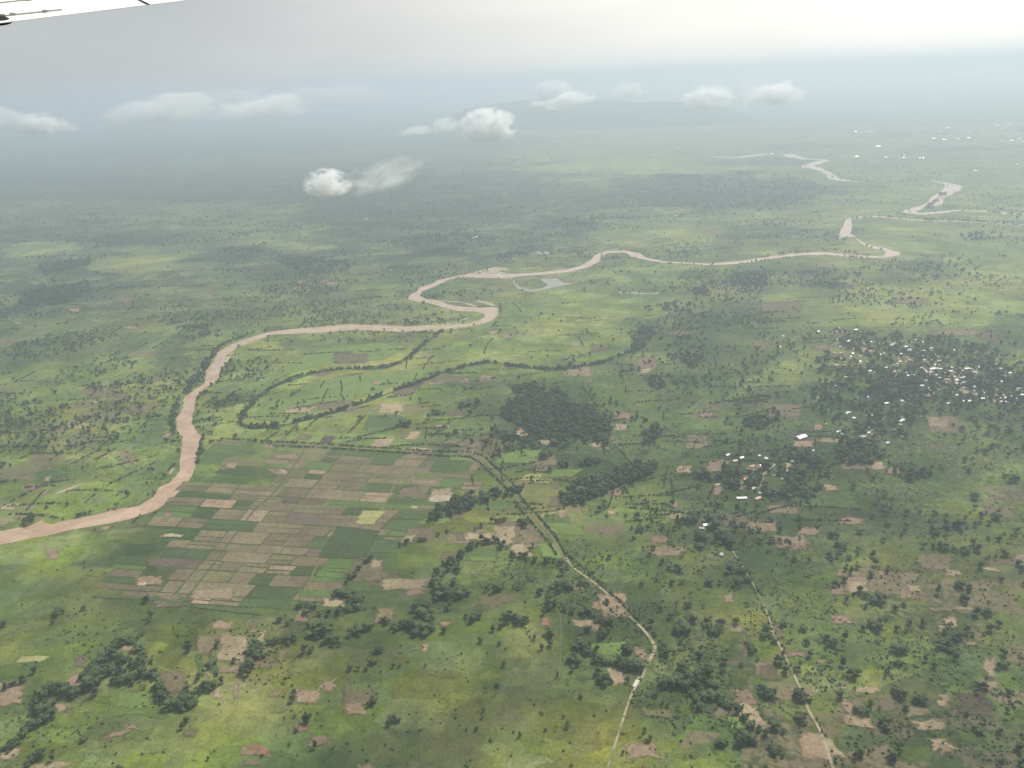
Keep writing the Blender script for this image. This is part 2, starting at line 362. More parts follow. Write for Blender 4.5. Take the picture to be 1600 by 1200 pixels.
# ------------------------------------------------------------------ ground: one sheet to the horizon
def build_ground():
    rr = [0.0, 200.0]
    while rr[-1] < 60000: rr.append(rr[-1] * (1.05 if rr[-1] < 800 else 1.0085 if rr[-1] < 9000 else 1.02))
    az = np.concatenate([np.linspace(-math.pi, -.95, 30, endpoint=False), np.linspace(-.95, .95, 430), np.linspace(.95, math.pi, 31)[1:]])
    r = np.array(rr)
    Rg, A = np.meshgrid(r, az, indexing='ij')
    x = (Rg * np.sin(A)).ravel(); y = (Rg * np.cos(A)).ravel(); z = np.zeros_like(x)
    me = grid_mesh('ground', np.stack([x, y, z], 1), len(r), len(az))
    D, G, B = cover(x, y)
    nz = fbm(x, y, 260, 3, 4) - .5; nz2 = fbm(x, y, 90, 5, 3) - .5; nz3 = fbm(x, y, 1100, 8, 3) - .5
    g = np.clip((G + nz * 7.0 + nz2 * 5.5 + nz3 * 2.5 - 2) / 6.0, 0, 1)[:, None]
    c0 = np.array([.044, .072, .021]); c1 = np.array([.086, .125, .031]); c2 = np.array([.148, .186, .044])
    col = np.where(g < .5, c0 + (c1 - c0) * g * 2, c1 + (c2 - c1) * (g * 2 - 1))
    d = np.clip((D + (fbm(x, y, 170, 21, 3) - .5) * 10 - 2) / 7, 0, 1)
    col = col * (1 - .42 * d[:, None]) + np.array([.032, .05, .024]) * .42 * d[:, None]
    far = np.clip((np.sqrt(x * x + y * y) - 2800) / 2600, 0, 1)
    wood = np.clip((fbm(x * .7, y * 1.4, 1300, 91, 5) - .5 + (D - 4.6) * .05) * 10 + .3, 0, 1) * far  # dark woodland, and cloud shade on the far plain painted in with it
    col = col * (1 - .45 * wood[:, None]) + np.array([.026, .042, .030]) * .45 * wood[:, None]
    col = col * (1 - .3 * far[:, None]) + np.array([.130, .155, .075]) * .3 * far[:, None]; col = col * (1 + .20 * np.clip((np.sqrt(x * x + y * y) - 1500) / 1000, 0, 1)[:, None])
    col = col * np.array([1.045, .995, 1.0])
    olive = np.clip((fbm(x, y, 420, 31, 3) - .52) * 6, 0, 1)[:, None]
    col = col * (1 - .5 * olive) + col * np.array([1.25, .98, 1.0]) * .5 * olive
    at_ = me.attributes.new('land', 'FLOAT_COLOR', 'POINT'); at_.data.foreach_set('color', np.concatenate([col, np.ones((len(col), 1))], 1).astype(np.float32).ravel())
    for nm, v in (('scrub', d), ('woods', far * np.clip(.22 + .65 * wood + (D - 4.5) * .16, 0, 1)), ('bare', np.clip(B / 9 + (fbm(x, y, 300, 41, 2) - .5) * .5, 0, 1))):  # the woods value carries painted cloud shade as well as trees
        a = me.attributes.new(nm, 'FLOAT', 'POINT'); a.data.foreach_set('value', v.astype(np.float32))
    def fn(t, b):
        p = worldco(t)
        land = t.n('ShaderNodeAttribute', {'attribute_name': 'land'}).outputs['Color']
        scr = t.n('ShaderNodeAttribute', {'attribute_name': 'scrub'}).outputs['Fac']
        bare = t.n('ShaderNodeAttribute', {'attribute_name': 'bare'}).outputs['Fac']
        wob = t.vmath('ADD', p, t.vmath('MULTIPLY', t.vmath('SUBTRACT', t.n('ShaderNodeTexNoise', None, Vector=p, Scale=.02, Detail=4.0, Roughness=.65).outputs[1], (.5, .5, .5)), (60, 60, 0)))
        wob2 = t.vmath('ADD', p, t.vmath('MULTIPLY', t.vmath('SUBTRACT', t.n('ShaderNodeTexNoise', None, Vector=p, Scale=.02, Detail=5.0, Roughness=.7).outputs[1], (.5, .5, .5)), (26, 26, 0)))
        wob2 = t.n('ShaderNodeMapping', None, Vector=wob2, Rotation=(0, 0, .22), Scale=(.62, 1.0, 1.0)).outputs[0]
        vo = t.n('ShaderNodeTexVoronoi', {'feature': 'F1', 'distance': 'CHEBYCHEV'}, Vector=wob2, Scale=.011, Randomness=.9)
        cr = t.n('ShaderNodeSeparateColor', None, i0=vo.outputs['Color'])
        vo2 = t.n('ShaderNodeTexVoronoi', {'feature': 'F1', 'distance': 'CHEBYCHEV'}, Vector=wob2, Scale=.026, Randomness=1.0)
        cr2 = t.n('ShaderNodeSeparateColor', None, i0=vo2.outputs['Color'])
        n1 = t.noise(p, .008, 4, .6); n2 = t.noise(p, .045, 5, .7, .6); n3 = t.noise(p, .25, 3, .7)
        v = t.math('MULTIPLY', t.lin(cr.outputs[0], 0, 1, .78, 1.24), t.lin(cr2.outputs[0], 0, 1, .88, 1.14))
        v = t.math('MULTIPLY', v, t.lin(n2, .3, .7, .70, 1.34)); v = t.math('MULTIPLY', v, t.lin(n3, .3, .7, .68, 1.32)); v = t.math('MULTIPLY', v, t.lin(n1, .3, .7, .86, 1.16))
        col = hsv(t, land, t.lin(cr.outputs[1], 0, 1, .478, .515), t.lin(cr2.outputs[1], 0, 1, .84, 1.12), v)
        # cleared soil in some of the plots
        th_ = t.math('SUBTRACT', 1.07, t.math('MULTIPLY', bare, .42))
        k = t.math('MULTIPLY', t.math('GREATER_THAN', cr.outputs[2], th_), t.ramp(n2, .36, .52))
        k2 = t.math('MULTIPLY', t.math('GREATER_THAN', cr2.outputs[2], t.math('ADD', th_, .01)), t.ramp(n2, .38, .5))
        sc_ = t.mix(cr2.outputs[0], (.125, .10, .062), (.19, .145, .095))
        col = t.mix(t.math('MULTIPLY', t.math('MAXIMUM', k, k2), .85), col, sc_)
        # thin brown wash where the cover is poor
        col = t.mix(t.math('MULTIPLY', t.ramp(t.noise(t.vmath('ADD', p, (900, 0, 0)), .006, 5, .65), .5, .72), t.lin(bare, .1, .6, .05, .45)), col, (.135, .115, .07))
        # patchy bush, groves and cloud shade, all put in as colour, over the farther plain
        wd = t.n('ShaderNodeAttribute', {'attribute_name': 'woods'}).outputs['Fac']
        pf = t.vmath('MULTIPLY', p, (.7, 1.15, 1))
        m1 = t.noise(pf, .0042, 8, .72, .4)
        m2 = t.noise(t.vmath('ADD', pf, (500, 900, 0)), .016, 6, .72, .6)
        g1 = t.ramp(t.math('ADD', m1, t.math('MULTIPLY', wd, .13)), .53, .62); g2 = t.ramp(t.math('ADD', m2, t.math('MULTIPLY', wd, .10)), .56, .66)
        gg = t.math('MULTIPLY', t.math('MAXIMUM', g1, t.math('MULTIPLY', g2, .8)), t.lin(wd, 0, .3, 0, .78))
        col = t.mix(t.math('MULTIPLY', t.ramp(m2, .5, .34), t.lin(wd, 0, .4, 0, .5)), col, (.215, .24, .11))
        col = t.mix(gg, col, (.028, .045, .029))
        # low scrub
        s1 = t.noise(t.vmath('ADD', p, (0, 400, 0)), .07, 4, .75, .5)
        f = t.ramp(t.math('ADD', s1, t.math('MULTIPLY', scr, .20)), .60, .68)
        col = t.mix(t.math('MULTIPLY', f, .72), col, (.034, .053, .024))
        t.put(b, 'Base Color', col); b.inputs['Roughness'].default_value = 1
        b.inputs['Specular IOR Level'].default_value = .05
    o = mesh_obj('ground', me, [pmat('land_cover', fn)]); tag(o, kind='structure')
build_ground()

# far low ridges
def ridge(name, px, py_top, wpx, dist, hpx):
    c = ray(px, py_top); c = Vector((c.x, c.y, 0)).normalized() * dist
    el = ray(px, py_top); H = ALT + dist * el.z / math.hypot(el.x, el.y)
    W = wpx / F * dist * .5; nx, ny = 90, 24
    side = Vector((c.y, -c.x, 0)).normalized(); dep = c.normalized()
    u = np.linspace(-1.25, 1.25, nx); v = np.linspace(-1, 1, ny); Ug, V = np.meshgrid(u, v, indexing='ij')
    prof = np.clip(1 - np.abs(Ug) ** 3.0 / 1.6, 0, 1) * np.clip(1 - np.abs(V) ** 2, 0, 1) ** .7
    x = c.x + side.x * W * Ug + dep.x * dist * .12 * V; y = c.y + side.y * W * Ug + dep.y * dist * .12 * V
    z = H * prof * (1 + .35 * (fbm(x, y, W * .5, 77, 4) - .5)) - 3
    me = grid_mesh(name, np.stack([x.ravel(), y.ravel(), z.ravel()], 1), nx, ny)
    for p_ in me.polygons: p_.use_smooth = True
    o = mesh_obj(name, me, [M['dgreen']]); tag(o, kind='structure')
ridge('hill', 860, 157, 330, 18500, 20)
ridge('hill', 1010, 160, 260, 17500, 14)

SOFT = {}
def soft_mat(m0):
    if m0.name in SOFT: return SOFT[m0.name]
    m_ = m0.copy(); m_.name = m0.name + '_worn'; nt = m_.node_tree; N = nt.nodes
    b = next(n for n in N if n.type == 'BSDF_PRINCIPLED')
    at_ = N.new('ShaderNodeAttribute'); at_.attribute_name = 'core'; g = N.new('ShaderNodeNewGeometry')
    no = N.new('ShaderNodeTexNoise'); no.inputs['Scale'].default_value = .09; no.inputs['Detail'].default_value = 5; no.inputs['Roughness'].default_value = .65
    nt.links.new(g.outputs['Position'], no.inputs['Vector'])
    ad = N.new('ShaderNodeMath'); ad.operation = 'MULTIPLY_ADD'; nt.links.new(no.outputs[0], ad.inputs[0]); ad.inputs[1].default_value = 1.8; nt.links.new(at_.outputs['Fac'], ad.inputs[2])
    mr = N.new('ShaderNodeMapRange'); mr.interpolation_type = 'SMOOTHSTEP'; nt.links.new(ad.outputs[0], mr.inputs[0])
    mr.inputs[1].default_value = 1.1; mr.inputs[2].default_value = 1.75; mr.inputs[4].default_value = .9
    nt.links.new(mr.outputs[0], b.inputs['Alpha']); SOFT[m0.name] = m_; return m_

# ------------------------------------------------------------------ sheets on the ground
def sheet(name, pts, mat, z, wob=2.0, step=12.0, seed=0, kind='structure', parent=None, soft=0.0):
    """an irregular flat patch whose outline is given as ground points"""
    out = []
    n = len(pts)
    for i in range(n):
        a, b = pts[i], pts[(i + 1) % n]; L = (b - a).length; k = min(max(1, int(L / step)), 40)
        for j in range(k):
            p = a.lerp(b, j / k)
            if wob:
                p = Vector((p.x + (vnoise(p.x, p.y, step * 1.3, 61 + seed) - .5) * 2 * wob + (vnoise(p.x, p.y, step * 5, 71 + seed) - .5) * 2 * wob, p.y + (vnoise(p.x, p.y, step * 1.3, 63 + seed) - .5) * 2 * wob + (vnoise(p.x, p.y, step * 5, 73 + seed) - .5) * 2 * wob, 0))
            out.append(p)
    c = sum(out, Vector((0, 0, 0))) / len(out)
    loc = [Vector((p.x - c.x, p.y - c.y, 0)) for p in out]
    me = bpy.data.meshes.new(name)
    if soft:                                        # worn border: an outer ring over which the patch breaks up
        n_ = len(loc); inner = []
        R_m = sum(p.length for p in loc) / n_; q_ = max(.3, 1 - soft / R_m); o_ = 1 + soft * .7 / R_m
        tris = tessellate_polygon([[p * q_ for p in loc]])
        vs_ = [tuple(p * q_) for p in loc] + [tuple(p * o_) for p in loc]
        fs_ = [tuple(t_) for t_ in tris]
        if sum((Vector(vs_[f[1]]) - Vector(vs_[f[0]])).cross(Vector(vs_[f[2]]) - Vector(vs_[f[0]])).z for f in fs_) < 0: fs_ = [f[::-1] for f in fs_]
        ar = sum(loc[i].x * loc[(i + 1) % n_].y - loc[(i + 1) % n_].x * loc[i].y for i in range(n_))
        for i in range(n_):
            j = (i + 1) % n_; f = (i, n_ + i, n_ + j, j); fs_.append(f if ar > 0 else f[::-1])
        me.from_pydata(vs_, [], fs_); me.update()
        a_ = me.attributes.new('core', 'FLOAT', 'POINT'); a_.data.foreach_set('value', np.array([1.0] * n_ + [0.0] * n_, np.float32))
        o = mesh_obj(name, me, [soft_mat(mat)]); o.location = (c.x, c.y, z); tag(o, kind=kind); return o
    tris = tessellate_polygon([loc])
    me.from_pydata([tuple(p) for p in loc], [], [tuple(t_) for t_ in tris]); me.update()
    if me.polygons and sum(p.normal.z for p in me.polygons) < 0: me.flip_normals()
    o = mesh_obj(name, me, [mat]); o.location = (c.x, c.y, z)
    tag(o, kind=kind); return o
def strip(name, P, W, mat, z, wob=1.5, sub=16.0, kind='structure'):
    """a ribbon along ground points P with widths W (m)"""
    pts, ws = [], []
    def cr(p0, p1, p2, p3, t): return .5 * ((2 * p1) + (p2 - p0) * t + (2 * p0 - 5 * p1 + 4 * p2 - p3) * t * t + (3 * p1 - p0 - 3 * p2 + p3) * t ** 3)
    n = len(P)
    for i in range(n - 1):
        p0, p1, p2, p3 = P[max(i - 1, 0)], P[i], P[i + 1], P[min(i + 2, n - 1)]
        k = min(max(2, int((p2 - p1).length / sub)), 60)
        for j in range(k):
            t_ = j / k; pts.append(cr(p0, p1, p2, p3, t_)); ws.append(W[i] * (1 - t_) + W[i + 1] * t_)
    pts.append(P[-1]); ws.append(W[-1])
    V = []; Fc = []
    for i, p in enumerate(pts):
        d = (pts[min(i + 1, len(pts) - 1)] - pts[max(i - 1, 0)]); d.z = 0; d.normalize(); s = Vector((-d.y, d.x, 0))
        for q in (1, -1):
            w = ws[i] * .5 * (1 + 0) + (vnoise(p.x + q * 999, p.y, sub * 1.7, 91) - .5) * 2 * wob
            V.append(tuple(p + s * q * w))
        if i: a = 2 * i; Fc.append((a - 2, a - 1, a + 1, a))
    me = bpy.data.meshes.new(name); me.from_pydata(V, [], Fc); me.update()
    if sum(p.normal.z for p in me.polygons) < 0: me.flip_normals()
    o = mesh_obj(name, me, [mat]); o.location.z = z; tag(o, kind=kind); return o

UPB = [(-60,842),(0,831),(25,826),(45,824),(62,815),(82,819.5),(112,812),(150,804),(187,796),(217,790),(240,776),(250,762),(267,752),(279,737),(280,717),(284,700),(285,682),(275,672),(276,652),(286,637),(288,622),(300,611),(319,600),(322,580),(332,567),(341,551),(358,540),(381,531),(405,523),(435,516),(472,513),(500,511),(540,506.5),(597,508.5),(637,510),(675,508),(712,507.5),(731,505.6),(748,501),(758,495),(756,490.6),(744,487),(716,486),(705,483),(688,479.4),(671,473.8),(652.5,472),(638,468),(640,461.6),(650.6,455),(656,448.4),(675,443.8),(682,438.4),(712,431),(739,427.6),(773,428),(810,427.6),(850.6,425),(884,421.5),(908,414.7),(921.5,408),(930,397.9),(948.5,392),(975.5,391),(999,396),(1012.6,403),(1036,408),(1066.6,409.7),(1104,412),(1144,409),(1171,406),(1212,399),(1249,395.7),(1283,393.4),(1323,397.4),(1357,400),(1380.6,400.3),(1384,394),(1379,389.7),(1363.7,388.3),(1347,382),(1335,370.4),(1322,369),(1312,374),(1311,365),(1318,352),(1321.6,342.4)]
DNB = [(-60,866),(0,851),(20,847.5),(50,841),(75,837),(112,828),(150,821),(200,812),(237,800),(262,787),(287,763),(297,750),(302,735),(307,715),(310,697),(316,685),(319,681),(308,676),(300,662),(301,640),(305,625),(312,612),(334,600),(341,592),(346,577),(354,556),(371,543),(398,533),(425,523),(449,522),(479,521),(506,520),(540,516.5),(564,516),(614,518),(637,518),(684,514.6),(722,511.6),(742,509),(761,504),(772.5,498),(778,489),(778,481),(769,480),(750,480.5),(720,479),(699,475.6),(688,470),(665.6,467),(656,461.6),(660,455),(675,449.4),(690,442.8),(702,436.7),(719,433.3),(749,434),(793,435),(817,431.6),(854,429),(888,425.5),(918,418),(935,409.7),(940,399.6),(952,395.5),(977,394.5),(985.6,400.6),(1012.6,407.3),(1036,410.4),(1066.6,412),(1104,414.6),(1144,413.3),(1171,410.5),(1212,403.8),(1249,399),(1289.5,398.4),(1330,401.5),(1357,403),(1384,402.5),(1405,399),(1406,394),(1377,386.6),(1353.6,382),(1343.5,375.5),(1330,365.4),(1331,352),(1330,341.7)]
sheet('river', [at(*p) for p in UPB] + [at(*p) for p in reversed(DNB)], M['river'], .4, wob=3.0, step=11)
def spx(name, pts, w, mat, z, **k):
    ww = w if isinstance(w, (list, tuple)) else [w] * len(pts)
    return strip(name, [at(*p) for p in pts], ww, mat, z, **k)
spx('river', [(1326,342),(1355,338.5),(1375,338.7),(1400,341),(1450,345),(1500,346),(1563,349.5),(1660,354)], [50, 45, 45, 38, 34, 32, 36, 40], M['river'], .45)
spx('river', [(1660,338),(1600,335),(1580,334),(1559.5,331.6),(1532.5,330),(1499,329),(1468,332),(1438,334),(1420,331),(1431,326.6),(1446,323),(1461,317),(1466,308),(1483,300),(1489,291),(1480,287),(1462,283.5),(1451,282)], [50, 60, 60, 60, 50, 50, 60, 70, 80, 80, 80, 95, 80, 110, 120, 60, 30, 24], M['river'], .45)
spx('river', [(1451,282),(1411,282),(1365,283.4),(1340,283.7),(1320,282),(1303,279),(1296,272.5),(1283,266),(1272.6,262.4),(1261,260.5),(1269,257),(1283,252.5),(1290,251),(1279,249),(1256,248),(1239,244.5),(1232,241)], [24, 30, 20, 60, 80, 90, 80, 70, 120, 110, 120, 110, 80, 60, 80, 150, 110], M['river'], .5)
spx('river', [(1198,240.5),(1171,244),(1144,246.2),(1110,244.5)], [90, 120, 110, 50], M['river'], .5)
z5 = lambda L: [at(530 + a / 2.963, 300 + b / 2.963) for a, b in L]
sheet('water', z5([(930,402),(1010,400),(1030,418),(1080,424),(1020,437),(960,450),(890,463),(830,450),(812,432),(800,408),(790,400),(810,400),(818,423),(840,441),(890,454),(945,444),(965,428)]), M['pond'], .3, wob=1.5)
sheet('water', z5([(910,276),(980,276),(975,286),(935,290),(915,284)]), M['pond'], .3)
sheet('water', z5([(1290,462),(1380,464),(1440,470),(1480,465),(1470,474),(1380,472),(1300,468)]), M['pond'], .3)
sheet('sand', z5([(575,384),(640,364),(720,348),(770,350),(795,362),(740,370),(780,378),(680,378),(600,386)]), M['pale'], .32, wob=4)
spx('sand', [(690,470),(720,472.5),(735,476),(745,480)], [16, 12, 16, 20], M['pale'], .34)
spx('sand', [(745,470),(762,474),(772,478)], [14, 30, 20], M['pale'], .34)
spx('sand', [(712,503),(722,500),(733,497)], [6, 12, 6], M['pale'], .34)
spx('sand', [(349,572),(354,563),(364,552)], [7, 10, 6], M['pale'], .34)
spx('sand', [(265,741),(270,732)], [5, 9], M['pale'], .34)
spx('sand', [(88,771),(108,764),(128,756)], [5, 16, 8], M['pale'], .34)
spx('sand', [(62,824),(66,812)], [9, 6], M['tan'], .34)

# ------------------------------------------------------------------ the field lattice
Q = [at(335, 690), at(768, 713), at(520, 957), at(138, 933)]
def lat(u, v): return Q[0] * (1 - u) * (1 - v) + Q[1] * u * (1 - v) + Q[2] * u * v + Q[3] * (1 - u) * v
nfield = 0
def lattice():
    global nfield
    R_ = random.Random(5)
    rows = 17
    vs = [0.0]
    for i in range(rows): vs.append(vs[-1] + R_.uniform(.7, 1.3))
    vs = [v / vs[-1] for v in vs]
    for i in range(rows):
        us = [0.0]
        base = [.12, .25, .335, .42, .5, .6, .69, .8, .9, 1.0]
        for b_ in base:
            if R_.random() < .82 or b_ == 1.0: us.append(b_ + (0 if b_ == 1.0 or b_ in (.335, .5, .8) else R_.uniform(-.03, .03)))
        for j in range(len(us) - 1):
            u0, u1, v0, v1 = us[j], us[j + 1], vs[i], vs[i + 1]
            uc, vc = (u0 + u1) / 2, (v0 + v1) / 2
            brown = math.exp(-((uc - .55) / .33) ** 2 - ((vc - .45) / .38) ** 2) + .75 * math.exp(-((uc - .35) / .35) ** 2 - ((vc - .85) / .22) ** 2) + .25 * math.exp(-((uc - .7) / .3) ** 2 - ((vc - .1) / .15) ** 2)
            x = R_.random()
            if x < brown * 1.12:
                mt = R_.choice(['brown', 'brown', 'brown', 'olive', 'brown', 'dark', 'brown', 'brown', 'dgreen', 'pink'])
            elif vc > .55 and uc > .62: mt = R_.choice(['dgreen', 'dgreen', 'green'])
            elif R_.random() < .35 and uc < .3: continue
            else: mt = R_.choice(['dgreen', 'green', 'olive', 'dgreen', 'green', 'green', 'olive'])
            if uc < .35 and vc < .35 and R_.random() < .55: continue
            g = .0028; gv = .0022
            # two or three beds across a plot
            cuts = [v0, v1] if R_.random() < .5 else [v0, v0 + (v1 - v0) * R_.uniform(.35, .65), v1]
            for a_, b_ in zip(cuts[:-1], cuts[1:]):
                m2 = mt if R_.random() < .8 else R_.choice(['brown', 'olive', 'dgreen', 'brown'])
                j_ = lambda: R_.uniform(-.004, .004)
                sheet('field', [lat(u0 + g, a_ + gv + j_()), lat(u1 - g, a_ + gv + j_()), lat(u1 - g + j_(), b_ - gv), lat(u0 + g + j_(), b_ - gv)], M[m2], .55 + .01 * R_.random(), wob=.8, step=14)
                nfield += 1
lattice()
spx('path', [(475,706),(428,770),(395,800),(350,860),(280,950)], 4.5, M['dgreen'], .75)
spx('path', [(640,706),(600,790),(565,830),(540,860),(497,882),(480,930)], 4, M['olive'], .75)

